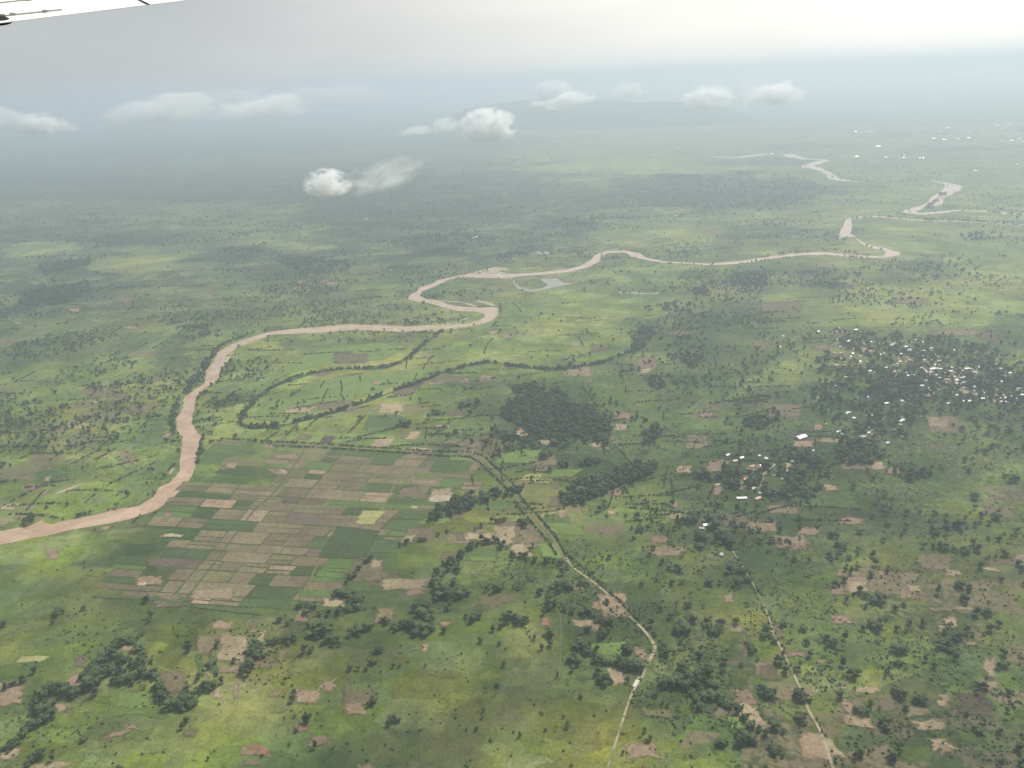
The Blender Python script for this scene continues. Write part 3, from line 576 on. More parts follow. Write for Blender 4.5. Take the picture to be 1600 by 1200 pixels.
# fields and clearings traced one by one: (material, x, y, width, height, slant) in photo px
FD = """tan 515,682,15,5,8|pink 440,687,10,5,5|brown 478,683,16,9,8|dark 513,686,18,12,10|tan 437,737,28,8,-6|pink 427,736,18,6,-4|pink 447,713,34,6,0|pink 423,697,28,4,0|tan 362,727,18,10,6|brown 350,732,12,6,4
brown 520,634,70,12,26|tan 470,640,44,9,14|tan 548,640,34,7,12|tan 612,638,34,18,8|pink 588,598,14,6,0|brown 703,593,50,11,14|tan 680,598,30,4,4|brown 632,612,26,10,12|dark 650,603,18,8,10|olive 590,660,36,12,6|green 600,660,60,20,8
tan 597,692,32,14,8|green 590,672,30,10,4|olive 640,680,30,10,6|tan 645,680,20,14,10|pale 694,667,18,4,0|lgreen 706,674,34,5,0|tan 729,706,34,5,2|brown 704,690,32,5,0|brown 750,686,36,6,0|dark 700,698,30,6,2|tan 660,703,38,5,0|olive 670,690,28,4,2|brown 745,697,38,8,4|pale 664,745,38,5,4|tan 661,752,40,6,4|lgreen 667,744,36,7,4|brown 650,770,46,20,8|tan 690,768,36,14,2|pale 690,780,40,10,4|pink 740,758,36,6,0|pink 736,764,34,5,0|lgreen 722,717,40,6,4|green 705,730,60,16,8|yellow 580,805,36,11,8|yellow 572,815,32,9,6|dgreen 545,850,70,50,26|tan 646,794,12,5,2
yellow 832,746,30,10,8|yellow 846,752,34,7,8|olive 845,733,28,7,4|lgreen 880,740,44,12,14|olive 850,720,40,16,0|lgreen 810,715,60,18,14|brown 872,784,30,14,6|pink 880,802,22,12,-2|green 870,810,40,14,0|lgreen 890,828,44,16,-14
green 765,790,60,16,8|olive 700,806,50,12,12|lgreen 680,815,50,8,10|brown 655,835,40,20,8|tan 640,843,20,10,6|brown 715,842,44,16,-6|tan 750,838,50,10,6|brown 795,832,40,34,4|tan 785,836,30,32,4|brown 830,838,30,22,-6|pink 822,853,40,6,0|tan 815,860,26,20,-8|lgreen 862,860,34,24,-10|dark 720,840,10,16,-8|brown 703,868,28,12,6|green 755,865,46,20,4|lgreen 755,874,44,8,0
brown 572,893,56,30,8|pink 587,880,16,12,2|green 568,920,52,10,2|tan 630,915,76,17,2|pink 650,925,30,10,0|brown 597,962,26,22,4|tan 525,942,30,14,-4|pink 475,962,22,14,0|brown 505,920,56,22,6|green 493,928,52,10,2|pink 400,985,28,5,6|tan 405,998,12,18,10
pink 235,908,44,14,4|tan 222,912,22,6,2|brown 265,935,40,10,0|tan 330,928,60,16,2|brown 270,945,54,8,0|tan 365,1012,48,42,8|tan 362,1048,38,12,2|brown 325,1008,34,34,2|pink 348,980,30,12,6|tan 322,1045,7,34,0|dgreen 333,1040,10,34,0|green 314,1040,10,34,0|tan 367,1078,9,22,6|brown 275,1065,40,30,-10|tan 335,1085,16,20,-6|pink 8,1083,58,36,10|tan 15,1182,26,14,6|pink 185,1143,26,8,6|pink 205,1140,24,8,-4|tan 75,1200,60,12,10|pink 120,1065,34,22,14|brown 128,1035,20,16,0|tan 92,1105,22,14,6|tan 195,1013,20,10,0|yellow 50,1031,36,12,10|lgreen 205,1100,74,44,8|lgreen 210,1095,50,24,0|brown 303,1143,28,14,4|pink 395,1173,32,18,2|brown 390,1192,30,14,0
pink 82,865,18,18,-4|pink 260,808,12,16,6|pale 265,839,34,5,2|tan 163,826,12,8,4|brown 148,618,22,10,0|pale 150,628,10,3,3|brown 222,640,46,14,8|olive 160,650,54,18,6|olive 128,690,44,22,8|tan 120,665,34,10,6|pink 52,762,26,9,2|tan 68,770,12,6,2|tan 15,792,28,10,4|pink 8,816,16,10,0|tan 262,680,12,8,2|lgreen 175,700,34,8,10|tan 75,750,10,6,0|pink 205,512,20,5,2|brown 160,520,26,4,0|brown 195,468,28,14,4|pink 115,485,18,6,2|pink 295,503,16,4,3|tan 515,443,18,5,2|brown 330,458,18,6,0
pink 470,635,4,4,0|pink 468,1080,20,11,2|pink 498,1158,30,16,4|red 470,1140,24,14,4|red 405,1173,30,18,0|pink 515,1070,20,18,10|pink 485,1085,34,20,8|brown 560,1090,48,34,4|pink 555,1105,34,16,-8|pink 428,1082,18,12,4|pink 663,1013,12,12,2|pink 697,975,16,8,4
pink 958,945,38,36,-8|pink 930,948,13,12,2|pink 932,978,14,20,6|red 854,972,12,14,-4|tan 912,972,30,10,-6|pink 905,920,20,8,-4|pink 1003,1022,22,18,-6|tan 963,1058,20,28,-4|pink 1003,1173,52,28,-8|brown 1030,1113,30,10,-8|olive 1025,1115,40,14,-4|lgreen 950,1015,52,24,10|pale 995,1068,7,10,3|tan 1149,983,18,14,-6|pink 1138,934,20,12,-4|pink 1165,1088,32,28,-14|tan 1178,1120,30,40,-18|lgreen 1155,1130,30,20,-10|brown 1195,1045,30,24,-4|pink 1195,1050,20,16,-4
pink 1335,913,38,22,-4|brown 1395,912,80,34,-4|tan 1340,917,28,14,-6|pink 1310,922,22,12,-2|pink 1418,928,28,18,-4|tan 1430,920,20,10,-4|pink 1378,897,12,6,0|pink 1314,968,28,14,-4|tan 1485,973,20,16,-8|tan 1470,985,12,20,-8|tan 1503,954,28,6,0|olive 1470,952,36,6,0|brown 1215,985,26,30,0|pink 1240,1022,34,8,0|pink 1282,1034,14,8,0|brown 1205,1050,28,26,-4|tan 1340,1128,40,22,-10|pink 1328,1110,20,18,-10|pink 1275,1170,44,38,-10|tan 1298,1168,26,24,-14|pink 1318,1075,8,4,0|tan 1355,1080,40,10,0|pink 1478,1093,16,18,-6|tan 1470,1100,20,14,0|dark 1520,1100,54,42,-4|brown 1435,1115,36,18,-4|tan 1447,1133,44,18,-4|tan 1470,1165,28,24,-14|pink 1480,1172,20,14,-4|tan 1546,1045,14,28,0|tan 1551,1072,14,10,-4|pink 1515,1002,18,8,0|brown 1325,895,40,10,0|brown 1460,880,50,24,0|pink 1490,897,26,10,0|tan 1550,888,24,6,-2|pink 1595,872,30,12,4|brown 1570,880,50,10,4|brown 1560,800,50,20,6
pink 1333,815,38,10,6|pink 1265,830,28,12,2|pink 1237,848,50,20,-8|tan 1209,823,12,18,0|brown 1222,795,44,14,-6|pink 1298,762,22,9,-4|pink 1395,734,30,10,4|brown 1345,722,60,22,0|tan 1370,728,20,12,0|brown 1475,664,48,24,-6|tan 1465,660,30,18,-6|olive 1495,668,30,16,0
pink 1183,822,40,16,-8|pink 1030,844,26,14,-4|pink 1045,862,46,18,12|tan 1205,818,14,16,-2|brown 1145,815,44,18,0|pink 1124,727,38,18,0|pink 1068,733,28,10,2|brown 1088,690,32,22,0|pink 1052,808,20,11,-2|pink 1053,788,14,8,0|pink 957,769,24,10,8|tan 956,802,12,6,0|pink 1104,647,22,10,2|pink 972,650,26,9,0|tan 972,668,20,9,6|brown 956,685,12,8,0|tan 932,695,12,8,0|brown 1225,642,56,18,0|pink 1280,622,12,6,0|tan 850,660,0,0,0|tan 830,665,0,0,0
tan 818,675,26,13,8|tan 850,690,14,12,2|brown 708,645,26,10,-4|pink 848,517,9,8,-3|tan 770,520,16,5,0|pink 792,526,26,4,2|pink 801,558,16,3,0|pink 1010,566,30,18,-4|tan 1008,580,20,8,0|tan 905,582,40,10,4|brown 940,544,34,10,0|tan 898,538,18,4,2|brown 549,560,56,16,4|pink 540,556,20,6,4|dark 540,552,22,5,0|olive 918,598,14,8,0|brown 918,596,18,8,4|pink 760,592,20,10,0|tan 728,594,14,8,4|brown 945,625,10,4,0
pink 1312,518,32,8,2|tan 1300,522,14,6,3|brown 1210,535,24,8,0|brown 1185,540,26,12,0|brown 1285,545,30,10,0|brown 1495,520,70,10,-6|brown 1545,525,30,12,-4|pink 1425,567,12,8,2|pink 1503,583,24,12,4|tan 1520,617,30,6,2|pink 1453,616,16,8,8|tan 1348,700,0,0,0|tan 1300,688,28,6,4|pink 1279,668,14,10,2|pink 1254,693,26,8,0|pink 1347,672,10,12,6|tan 1405,655,8,10,4|pink 1143,750,18,8,-4|tan 1155,756,20,8,4|pink 1122,765,12,14,4|pink 1175,730,12,10,4|tan 1240,712,14,6,-4|tan 1230,728,8,10,0|pink 1355,649,16,5,-4|tan 1447,545,16,6,0|tan 1455,577,20,6,0|tan 1500,610,34,8,0|pink 1525,588,12,8,0|tan 1180,765,12,8,0|tan 1352,546,14,8,-2
pink 905,575,36,4,0|brown 870,405,24,6,0|tan 712,372,14,3,0|pink 640,397,10,4,0|tan 505,440,22,4,0|brown 300,420,30,6,0|brown 1220,480,70,16,0|brown 1420,470,60,10,4|brown 1060,520,30,8,0|tan 30,505,14,3,0|pink 470,440,16,4,0"""
for item in FD.replace('\n', '|').split('|'):
    mt, nums = item.split(' '); x, y, w, h, sl_ = [float(v) for v in nums.split(',')]
    if w < 1: continue
    R_ = random.Random(int(x * 7 + y * 13))
    k = lambda s: R_.uniform(-s, s)
    P = [(x - w / 2 + sl_ / 2 + k(w * .06), y - h / 2 + k(h * .08)), (x + w / 2 + sl_ / 2 + k(w * .06), y - h / 2 + k(h * .1)),
         (x + w / 2 - sl_ / 2 + k(w * .08), y + h / 2 + k(h * .1)), (x - w / 2 - sl_ / 2 + k(w * .06), y + h / 2 + k(h * .1))]
    if R_.random() < .6: P.insert(2, (x + w * (.5 + k(.12)), y + k(h * .25)))
    if R_.random() < .5: P.insert(1, (x + sl_ / 2 + k(w * .2), y - h * (.5 + k(.14))))
    geo = mt in ('lgreen', 'green', 'dgreen', 'yellow', 'olive')
    sheet('field', [at(*p) for p in P], M[mt], .62 + nfield % 50 * .012, wob=(1.8 if geo and y < 960 else 5.0) * (1 if y > 600 else 2), step=9, seed=nfield % 7, soft=(4 if geo else 8.0) * (1 if y > 560 else 2))
    nfield += 1

RY = random.Random(17)
for _ in range(58):
    px_ = RY.uniform(1300, 1595); py_ = 535 + (px_ - 1300) * .18 + RY.gauss(22, 17)
    if _ < 12: px_, py_ = RY.uniform(1120, 1250), RY.uniform(700, 775)
    w_, h_ = RY.uniform(6, 17), RY.uniform(2.5, 6)
    sheet('yard', [at(px_ + w_ * math.cos(a) * .5 * RY.uniform(.7, 1.2), py_ + h_ * math.sin(a) * .5 * RY.uniform(.7, 1.2)) for a in [i * 1.05 for i in range(6)]], M[RY.choice(['pink', 'tan', 'pink', 'brown'])], .5 + _ * .006, wob=2, step=8, soft=5)
for L_ in ([(1300,553),(1370,556),(1440,562),(1500,575),(1560,590),(1620,596)], [(1345,690),(1380,655),(1420,625),(1470,606),(1530,612),(1620,622)], [(1440,562),(1455,590),(1470,606)], [(1500,575),(1495,600),(1500,612)], [(1251,692),(1300,688),(1345,690)], [(1130,755),(1180,768),(1200,735),(1251,692)]):
    spx('path', L_, 4.5, M['pink'], 1.05)
# dark wet ground under the old river arcs, bright grass between them
for L_ in ([(375,664),(395,668),(440,665),(500,650),(560,632),(640,603),(700,580),(760,567),(850,577),(940,567),(1000,545),(1025,515)], [(375,662),(385,640),(430,603),(520,578),(610,573),(665,535),(690,518)]):
    spx('ditch', L_, 15, M['dgreen'], .34, wob=5)
sheet('meadow', [at(*p) for p in [(398,656),(405,640),(440,616),(500,594),(570,584),(640,578),(690,570),(660,590),(600,610),(540,630),(470,652),(430,660)]], M['lgreen'], .36, wob=4, step=15, soft=8)
sheet('meadow', [at(*p) for p in [(410,605),(440,575),(500,545),(600,535),(640,540),(600,562),(520,568),(450,585)]], M['lgreen'], .36, wob=5, step=15, soft=14)
# tracks, ditches
ROADA = [(318,684),(345,689),(420,693),(500,697),(560,701),(640,706),(690,709),(738,711),(752,717),(770,733),(795,757),(812,785),(840,815),(862,840),(878,868),(888,880)]
spx('ditch', ROADA, 5.5, M['olive'], 1.0)
spx('track', [(885,872),(893,885),(920,905),(945,925),(965,945),(985,965),(1003,982),(1016,998),(1023,1012),(1020,1022),(1010,1042),(1003,1060)], [5.5, 5, 4.5, 4.5, 4.5, 4.5, 5, 5.5, 6, 6, 5, 4.5], M['track'], 1.1, wob=.5)
spx('track', [(995,1070),(985,1090),(975,1120),(962,1160),(950,1200),(942,1240)], 3.4, M['track'], 1.1, wob=.6)
spx('track', [(1145,862),(1165,893),(1185,930),(1200,962),(1209,990)], 2.2, M['track'], 1.15, wob=.6)
spx('track', [(1204,985),(1217,1007),(1233,1040),(1247,1070),(1257,1092),(1262,1108),(1275,1130),(1288,1160),(1300,1195),(1312,1230)], [3, 4.5, 4, 3, 5, 4, 3, 3, 5, 5], M['track'], 1.15, wob=.9)
spx('path', [(1155,765),(1180,752),(1200,735),(1215,722)], 5, M['track'], 1.15)
spx('path', [(1275,690),(1290,687),(1315,685)], 7, M['pink'], 1.15)
spx('path', [(875,960),(876,1010),(873,1060)], 2.2, M['olive'], 1.15)
spx('path', [(335,640),(333,660),(332,680)], 3, M['olive'], 1.15)
for D_ in ([(150,930),(170,934),(215,934),(255,938),(300,946),(360,954),(410,960)],):
    spx('ditch', D_, 8, M['dgreen'], 1.05)

# ------------------------------------------------------------------ trees
def rand_dir(R_): 
    z = R_.uniform(-1, 1); a = R_.uniform(0, 2 * math.pi); s = math.sqrt(1 - z * z); return Vector((s * math.cos(a), s * math.sin(a), z))
def tree_meshes(seed, style, fine):
    """unit tree: crown about 1 wide; returns trunk mesh, crown mesh"""
    R_ = random.Random(seed)
    H = {'round': 1.0, 'tall': 1.5, 'flat': .75, 'shrub': .6}[style]
    tb = bmesh.new(); th_ = H * {'round': .45, 'tall': .6, 'flat': .5, 'shrub': .25}[style]
    def limb(a, b, r0, r1, n=5):
        d = (b - a).normalized(); q = d.to_track_quat('Z', 'Y'); v0 = []; v1 = []
        for i in range(n):
            c = Vector((math.cos(i * 2 * math.pi / n), math.sin(i * 2 * math.pi / n), 0)); v0.append(tb.verts.new(a + q @ (c * r0))); v1.append(tb.verts.new(b + q @ (c * r1)))
        for i in range(n): tb.faces.new((v0[i], v0[(i + 1) % n], v1[(i + 1) % n], v1[i]))
    top = Vector((R_.uniform(-.04, .04), R_.uniform(-.04, .04), th_))
    limb(Vector((0, 0, -.03)), top, .05, .03)
    for i in range(3 if fine else 1):
        a = i * 2.1 + R_.random(); limb(top * .9, top + Vector((math.cos(a) * .22, math.sin(a) * .22, .2 * H)), .025, .01, 4)
    cb = bmesh.new()
    n = {'round': 9, 'tall': 10, 'flat': 9, 'shrub': 6}[style] if fine else 4
    for i in range(n):
        a = R_.uniform(0, 2 * math.pi); rr = math.sqrt(R_.random()) * .34
        zc = {'round': R_.uniform(.42, .85), 'tall': R_.uniform(.45, 1.25), 'flat': R_.uniform(.5, .66), 'shrub': R_.uniform(.15, .42)}[style]
        if style in ('round', 'tall'): rr *= 1 - max(0, (zc / H - .55)) * 1.1
        c = Vector((math.cos(a) * rr, math.sin(a) * rr, zc)); s = R_.uniform(.15, .27) * (1.25 if not fine else 1)
        res = bmesh.ops.create_icosphere(cb, subdivisions=2 if fine else 1, radius=s)
        fl = R_.uniform(.65, .9)
        for v in res['verts']:
            nz = 1 + R_.uniform(-.28, .28)
            v.co = Vector((v.co.x * nz, v.co.y * nz, v.co.z * nz * fl)) + c
    for i in range(110 if fine else 12):            # loose leaf sprays round the crown's edge
        f0 = R_.choice(list(cb.verts)[:n * (42 if fine else 12)]) if False else None
        a = R_.uniform(0, 2 * math.pi); rr = R_.uniform(.2, .52); zc = R_.uniform(.3, 1.0) * H if style != 'shrub' else R_.uniform(.1, .55)
        if style == 'flat': zc = R_.uniform(.42, .72)
        c = Vector((math.cos(a) * rr, math.sin(a) * rr, zc)); s = R_.uniform(.02, .055)
        p, q = rand_dir(R_) * s, rand_dir(R_) * s
        cb.faces.new([cb.verts.new(c + p), cb.verts.new(c + q), cb.verts.new(c - p), cb.verts.new(c - q)])
    for f_ in cb.faces: f_.smooth = False
    return bm_mesh('trunk', tb), bm_mesh('crown', cb)
STY = ['round', 'tall', 'flat', 'round', 'round', 'tall', 'flat', 'round']
PROTO = []
for i, s in enumerate(STY):
    a, b = tree_meshes(100 + i, s, True); a.materials.append(M['bark']); b.materials.append(M['leaf']); PROTO.append((a, b, s))

# one joined light mesh per kind for the uncounted trees
def joined(seed, style, fine, leaf):
    a, b = tree_meshes(seed, style, fine); bm = bmesh.new(); bm.from_mesh(a); nf = len(bm.faces); bm.from_mesh(b)
    bm.faces.ensure_lookup_table()
    for i, f_ in enumerate(bm.faces): f_.material_index = 0 if i < nf else 1
    me = bm_mesh('tree_kind', bm); me.materials.append(M['bark']); me.materials.append(leaf); return me
def make_scatter(name, pts, scl, kinds, label, cat, seed=3):
    """one object whose geometry nodes stand a tree kind on every point"""
    pts = np.asarray(pts, float); n = len(pts); rg = np.random.default_rng(seed)
    me = bpy.data.meshes.new(name); me.vertices.add(n); me.vertices.foreach_set('co', pts.astype(np.float32).ravel())
    a = me.attributes.new('scl', 'FLOAT_VECTOR', 'POINT'); s = np.asarray(scl)[:, None] * np.stack([rg.uniform(.85, 1.15, n), rg.uniform(.85, 1.15, n), rg.uniform(.75, 1.15, n)], 1)
    a.data.foreach_set('vector', s.astype(np.float32).ravel())
    a = me.attributes.new('rot', 'FLOAT', 'POINT'); a.data.foreach_set('value', rg.uniform(0, 6.28, n).astype(np.float32))
    a = me.attributes.new('kin', 'INT', 'POINT'); a.data.foreach_set('value', rg.integers(0, len(kinds), n).astype(np.int32))
    coll = bpy.data.collections.new(name + '_kinds')
    for k in kinds: coll.objects.link(bpy.data.objects.new(name + '_kind', k))
    ng = bpy.data.node_groups.new(name, 'GeometryNodeTree')
    ng.interface.new_socket('Geometry', in_out='INPUT', socket_type='NodeSocketGeometry'); ng.interface.new_socket('Geometry', in_out='OUTPUT', socket_type='NodeSocketGeometry')
    N = ng.nodes; L = ng.links
    gi = N.new('NodeGroupInput'); go = N.new('NodeGroupOutput'); ci = N.new('GeometryNodeCollectionInfo'); ip = N.new('GeometryNodeInstanceOnPoints')
    ci.inputs['Collection'].default_value = coll; ci.inputs['Separate Children'].default_value = True; ci.inputs['Reset Children'].default_value = True
    def attr(nm, ty):
        nd = N.new('GeometryNodeInputNamedAttribute'); nd.data_type = ty; nd.inputs['Name'].default_value = nm; return nd.outputs[0]
    cx = N.new('ShaderNodeCombineXYZ'); L.new(attr('rot', 'FLOAT'), cx.inputs[2])
    er = N.new('FunctionNodeEulerToRotation'); L.new(cx.outputs[0], er.inputs[0])
    L.new(gi.outputs[0], ip.inputs['Points']); L.new(ci.outputs[0], ip.inputs['Instance'])
    ip.inputs['Pick Instance'].default_value = True
    L.new(attr('kin', 'INT'), ip.inputs['Instance Index']); L.new(er.outputs[0], ip.inputs['Rotation']); L.new(attr('scl', 'FLOAT_VECTOR'), ip.inputs['Scale'])
    L.new(ip.outputs[0], go.inputs[0])
    o = mesh_obj(name, me); md = o.modifiers.new('scatter', 'NODES'); md.node_group = ng
    tag(o, label, cat, kind='stuff'); return o

river_poly = np.array([tuple(at(*p))[:2] for p in UPB] + [tuple(at(*p))[:2] for p in reversed(DNB)])
def inside(px, py, poly):
    c = np.zeros(len(px), bool); n = len(poly); j = n - 1
    for i in range(n):
        xi, yi = poly[i]; xj, yj = poly[j]
        cond = ((yi > py) != (yj > py)) & (px < (xj - xi) * (py - yi) / ((yj - yi) if yj != yi else 1e-9) + xi)
        c ^= cond; j = i
    return c
lat_poly = np.array([tuple(q)[:2] for q in Q])

# candidate wild positions in log-polar space, thinned by the land cover
def wild(n, rmin, rmax, amax, power, seed):
    g = np.random.default_rng(seed); u = g.random(n)
    r = rmin * (rmax / rmin) ** (u ** power); a = g.uniform(-amax, amax, n); return r * np.sin(a), r * np.cos(a), r, g
def keep_land(x, y):
    k = ~inside(x, y, river_poly); k &= ~inside(x, y, lat_poly); return k

tp, ts = [], []
for poly, sp, (s0, s1) in WOODS:
    P = np.array([tuple(at(*p))[:2] for p in poly]); mn, mx = P.min(0), P.max(0)
    n = int((mx[0] - mn[0]) * (mx[1] - mn[1]) / sp ** 2) + 1
    x = rng.uniform(mn[0], mx[0], n); y = rng.uniform(mn[1], mx[1], n)
    wx = x + (vnoise(x, y, 40, 5) - .5) * 30; wy = y + (vnoise(x, y, 40, 6) - .5) * 30
    k = inside(wx, wy, P) & keep_land(x, y) & (fbm(x, y, 55, 15, 2) > (.24 if sp < 10 else .36))
    tp.append(np.stack([x[k], y[k], np.full(k.sum(), 0.)], 1)); ts.append(s0 * .7 + (s1 * 1.15 - s0 * .7) * rng.random(k.sum()) ** 1.3)
for pts, hw, sp, (s0, s1) in BELTS:
    P = [at(*p) for p in pts]
    for a, b in zip(P[:-1], P[1:]):
        L = (b - a).length; n = max(1, int(L / sp * max(1, hw * 1.6 / sp)))
        t_ = rng.random(n); d = (b - a).normalized(); off = rng.normal(0, hw * .55, n)
        x = a.x + (b.x - a.x) * t_ - d.y * off; y = a.y + (b.y - a.y) * t_ + d.x * off
        k = ~inside(x, y, river_poly) & (vnoise(x, y, 38, 9) > .26)
        tp.append(np.stack([x[k], y[k], np.zeros(k.sum())], 1)); ts.append(rng.uniform(s0, s1, k.sum()))
# low hedges along the ditches
HEDG = [([(345,686),(420,690),(500,694),(560,698),(640,703),(690,706),(740,707),(757,714),(775,730),(800,754),(818,783),(845,812),(868,838),(885,868)], 0),
        ([(420,697),(500,700),(560,704),(640,709),(690,713),(735,715),(748,722),(765,738),(790,762),(806,788),(832,818),(855,845),(870,868)], 0),
        ([(888,868),(905,882),(935,908),(965,937),(990,962),(1020,990),(1045,1018)], 0)]
for pts, _ in HEDG:
    P = [at(*p) for p in pts]
    for a, b in zip(P[:-1], P[1:]):
        n = int((b - a).length / 2.6); t_ = rng.random(n); off = rng.normal(0, 1.0, n); d = (b - a).normalized()
        tp.append(np.stack([a.x + (b.x - a.x) * t_ - d.y * off, a.y + (b.y - a.y) * t_ + d.x * off, np.zeros(n)], 1)); ts.append(rng.uniform(2.5, 5, n))
# scattered trees over the savanna
x, y, r, g = wild(90000, 900, 15000, .82, .85, 11)
D_, G_, B_ = cover(x, y)
cl = fbm(x, y, 130, 51, 3); cl2 = fbm(x, y, 700, 57, 2)
prob = np.clip((D_ / 9) ** 1.5 * 1.6 * np.clip((cl - .45) * 8, .02, 1) * np.clip((cl2 - .2) * 2.5, .3, 1.2), 0, 1)
_, py = to_px(x, y)
prob = np.where(py > 900, prob * .10, np.where(py > 740, prob * .3, prob * .8)) * np.where(D_ < 2.6, .25, 1)
prob = np.where(r > 3000, prob * np.clip((cl - .50) * 12, .06, 1), prob)
k = (g.random(len(x)) < prob) & keep_land(x, y)
x, y, r = x[k], y[k], r[k]
x2, y2, r2, g2_ = wild(150000, 2300, 9500, .80, .75, 12)
D2, G2, B2 = cover(x2, y2)
k = (g2_.random(len(x2)) < np.clip((fbm(x2 * .7, y2, 210, 53, 4) - .53) * 14, 0, 1) * np.clip((D2 - 1.5) / 5, .05, 1) * .75) & keep_land(x2, y2)
tp.append(np.stack([x2[k], y2[k], np.zeros(k.sum())], 1)); ts.append(4.5 + 6.5 * g2_.random(k.sum()) ** 1.5)
tp.append(np.stack([x, y, np.zeros(len(x))], 1)); ts.append((3.6 + 9.5 * g.random(len(x)) ** 1.8) * np.clip(r / 5000, 1, 2.0) ** .6)

# thin hedge lines between small holdings
RH = random.Random(21)
for _ in range(520):
    px_, py_ = RH.uniform(-60, 1300), RH.uniform(380, 820) if RH.random() < .9 else RH.uniform(300, 700)
    a = at(px_, py_); D1, G1, B1 = cover(np.array([a.x]), np.array([a.y]))
    L = RH.uniform(25, 150); an = RH.choice([0, 0, 0, 1.35]) + RH.uniform(-.3, .3) + .1; d = Vector((math.cos(an), math.sin(an), 0))
    n = int(L / 1.9 / RH.uniform(1, 1.6)); t_ = np.sort(rng.random(n)) * L; bend = RH.uniform(-.0016, .0016)
    x = a.x + d.x * t_ - d.y * (t_ ** 2 * bend + rng.normal(0, .8, n)); y = a.y + d.y * t_ + d.x * (t_ ** 2 * bend + rng.normal(0, .8, n))
    k = keep_land(x, y)
    tp.append(np.stack([x[k], y[k], np.zeros(k.sum())], 1)); ts.append(rng.uniform(2.0, 4.4, k.sum()))

# traced single trees: the largest ~290 in the picture are objects of their own
LAND = [("the pale culvert on the dirt track", 994, 1069), ("the sharp bend of the dirt track", 1022, 1014), ("the large orange clearing at the bottom edge", 1003, 1173),
        ("the pink plough plot beside the dirt track", 958, 945), ("the pale clearing inside the tree loop", 195, 1013), ("the pink field at the left edge", 10, 1083),
        ("the wide tan field right of the lower left thicket", 365, 1012), ("the pale square field in the lower centre", 597, 962), ("the long tan field below the field lattice", 630, 915),
        ("the brown five sided field in the lower centre", 572, 893), ("the dark wood corner in the lower centre", 665, 970), ("the brown round clearing in the lower centre", 560, 1090),
        ("the big dark bare plot at the lower right", 1520, 1100), ("the pale conical clearing at the lower right", 1478, 1093), ("the long pink clearing on the right", 1370, 913),
        ("the tan field beside the right hand track", 1340, 1128), ("the pink field cut by the right hand track", 1278, 1170), ("the rectangular pink plot left of the right track", 1168, 1090),
        ("the lone white roofed hut below the hamlet", 1106, 820), ("the white roofed hut beside the scrub patch", 1127, 867), ("the big white roofed building", 1251, 684),
        ("the north end of the right hand track", 1148, 862), ("the tan plot in the upper lower right", 1485, 973), ("the narrow tan strip on the right", 1503, 954),
        ("the two red plots at the bottom left centre", 485, 1150), ("the small pink plot in open grass", 663, 1013), ("the bottom left corner clearing", 18, 1182),
        ("the bend of the hedged ditch", 752, 716), ("the striped brown field beside the ditch", 795, 832), ("the yellow twin fields beside the wood", 576, 810),
        ("the solid dark plantation", 870, 645), ("the dark oval copse right of centre", 1430, 742), ("the right edge of the lower savanna", 1590, 1000),
        ("the bottom right corner", 1595, 1190), ("the bright green meadow beside the track bend", 950, 1015), ("the pink clearing right of the track bend", 1149, 983),
        ("the small tan plot beneath the track bend", 963, 1058), ("the top corner of the lower left tan field", 400, 985), ("the dark strip field ends at the lower left", 335, 1085),
        ("the pink plot near the right track bend", 1240, 1022), ("the brown plot cluster at the left bottom", 200, 1142), ("the pale plot on the middle right", 1333, 815)]
ORD = "nearest|second nearest|third nearest|fourth nearest|fifth nearest|sixth nearest|seventh nearest|eighth nearest|ninth nearest|tenth nearest|eleventh nearest|twelfth nearest|thirteenth nearest|fourteenth nearest|fifteenth nearest|sixteenth nearest|seventeenth nearest|eighteenth nearest|nineteenth nearest|twentieth nearest".split('|')
TR2 = []
for (px, py, w) in TR:
    if any(abs(px - a) + abs(py - b) * 1.3 < 4.0 for a, b, _ in TR2): continue
    TR2.append((px, py, w))
TR2.sort(key=lambda t_: -t_[2])
single, rest = TR2[:285], TR2[285:]
def foot(px, py, w):
    """the traced point is the crown's middle; the foot stands a little lower in the picture"""
    g0 = at(px, py); d = (g0 - Vector((0, 0, ALT))).length; size = w / F * d
    b_ = at(px, py + w * .38); return b_, size
byland = {}
for t_ in single:
    d, i = min((math.hypot(t_[0] - L_[1], t_[1] - L_[2]), i) for i, L_ in enumerate(LAND)); byland.setdefault(i, []).append((d, t_))
RI = random.Random(3)
for i, lst in byland.items():
    lst.sort()
    for j, (d, (px, py, w)) in enumerate(lst):
        k_ = RI.randrange(len(PROTO)); a, b, s = PROTO[k_]
        if w >= 13 and s == 'tall': a, b, s = PROTO[0]
        P, size = foot(px, py, w)
        root = bpy.data.objects.new('tree', None); COL.objects.link(root)
        root.location = P; root.rotation_euler = (0, 0, RI.uniform(0, 6.28)); root.scale = (size * RI.uniform(1.0, 1.25), size * RI.uniform(1.0, 1.25), size * RI.uniform(.7, .95))
        word = {'round': 'round', 'tall': 'tall', 'flat': 'flat'}[s]
        o_ = ORD[j] if j < len(ORD) else 'farther than twentieth nearest'
        tag(root, f"{word} dark tree {o_} to {LAND[i][0]}", 'tree', 'trees standing singly and in clumps over the near savanna')
        mesh_obj('trunk', a, parent=root); mesh_obj('crown', b, parent=root)
for (px, py, w) in single:                      # young growth round the feet of the traced clumps
    if w < 10: continue
    P, size = foot(px, py, w)
    for _ in range(3):
        a_ = rng.uniform(0, 6.28); q_ = rng.uniform(.3, .95) * size
        tp.append(np.array([[P.x + math.cos(a_) * q_ * 1.2, P.y + math.sin(a_) * q_, 0]])); ts.append(np.array([size * rng.uniform(.35, .7)]))
for (px, py, w) in rest:
    P, size = foot(px, py, w); tp.append(np.array([[P.x, P.y, 0]])); ts.append(np.array([size]))
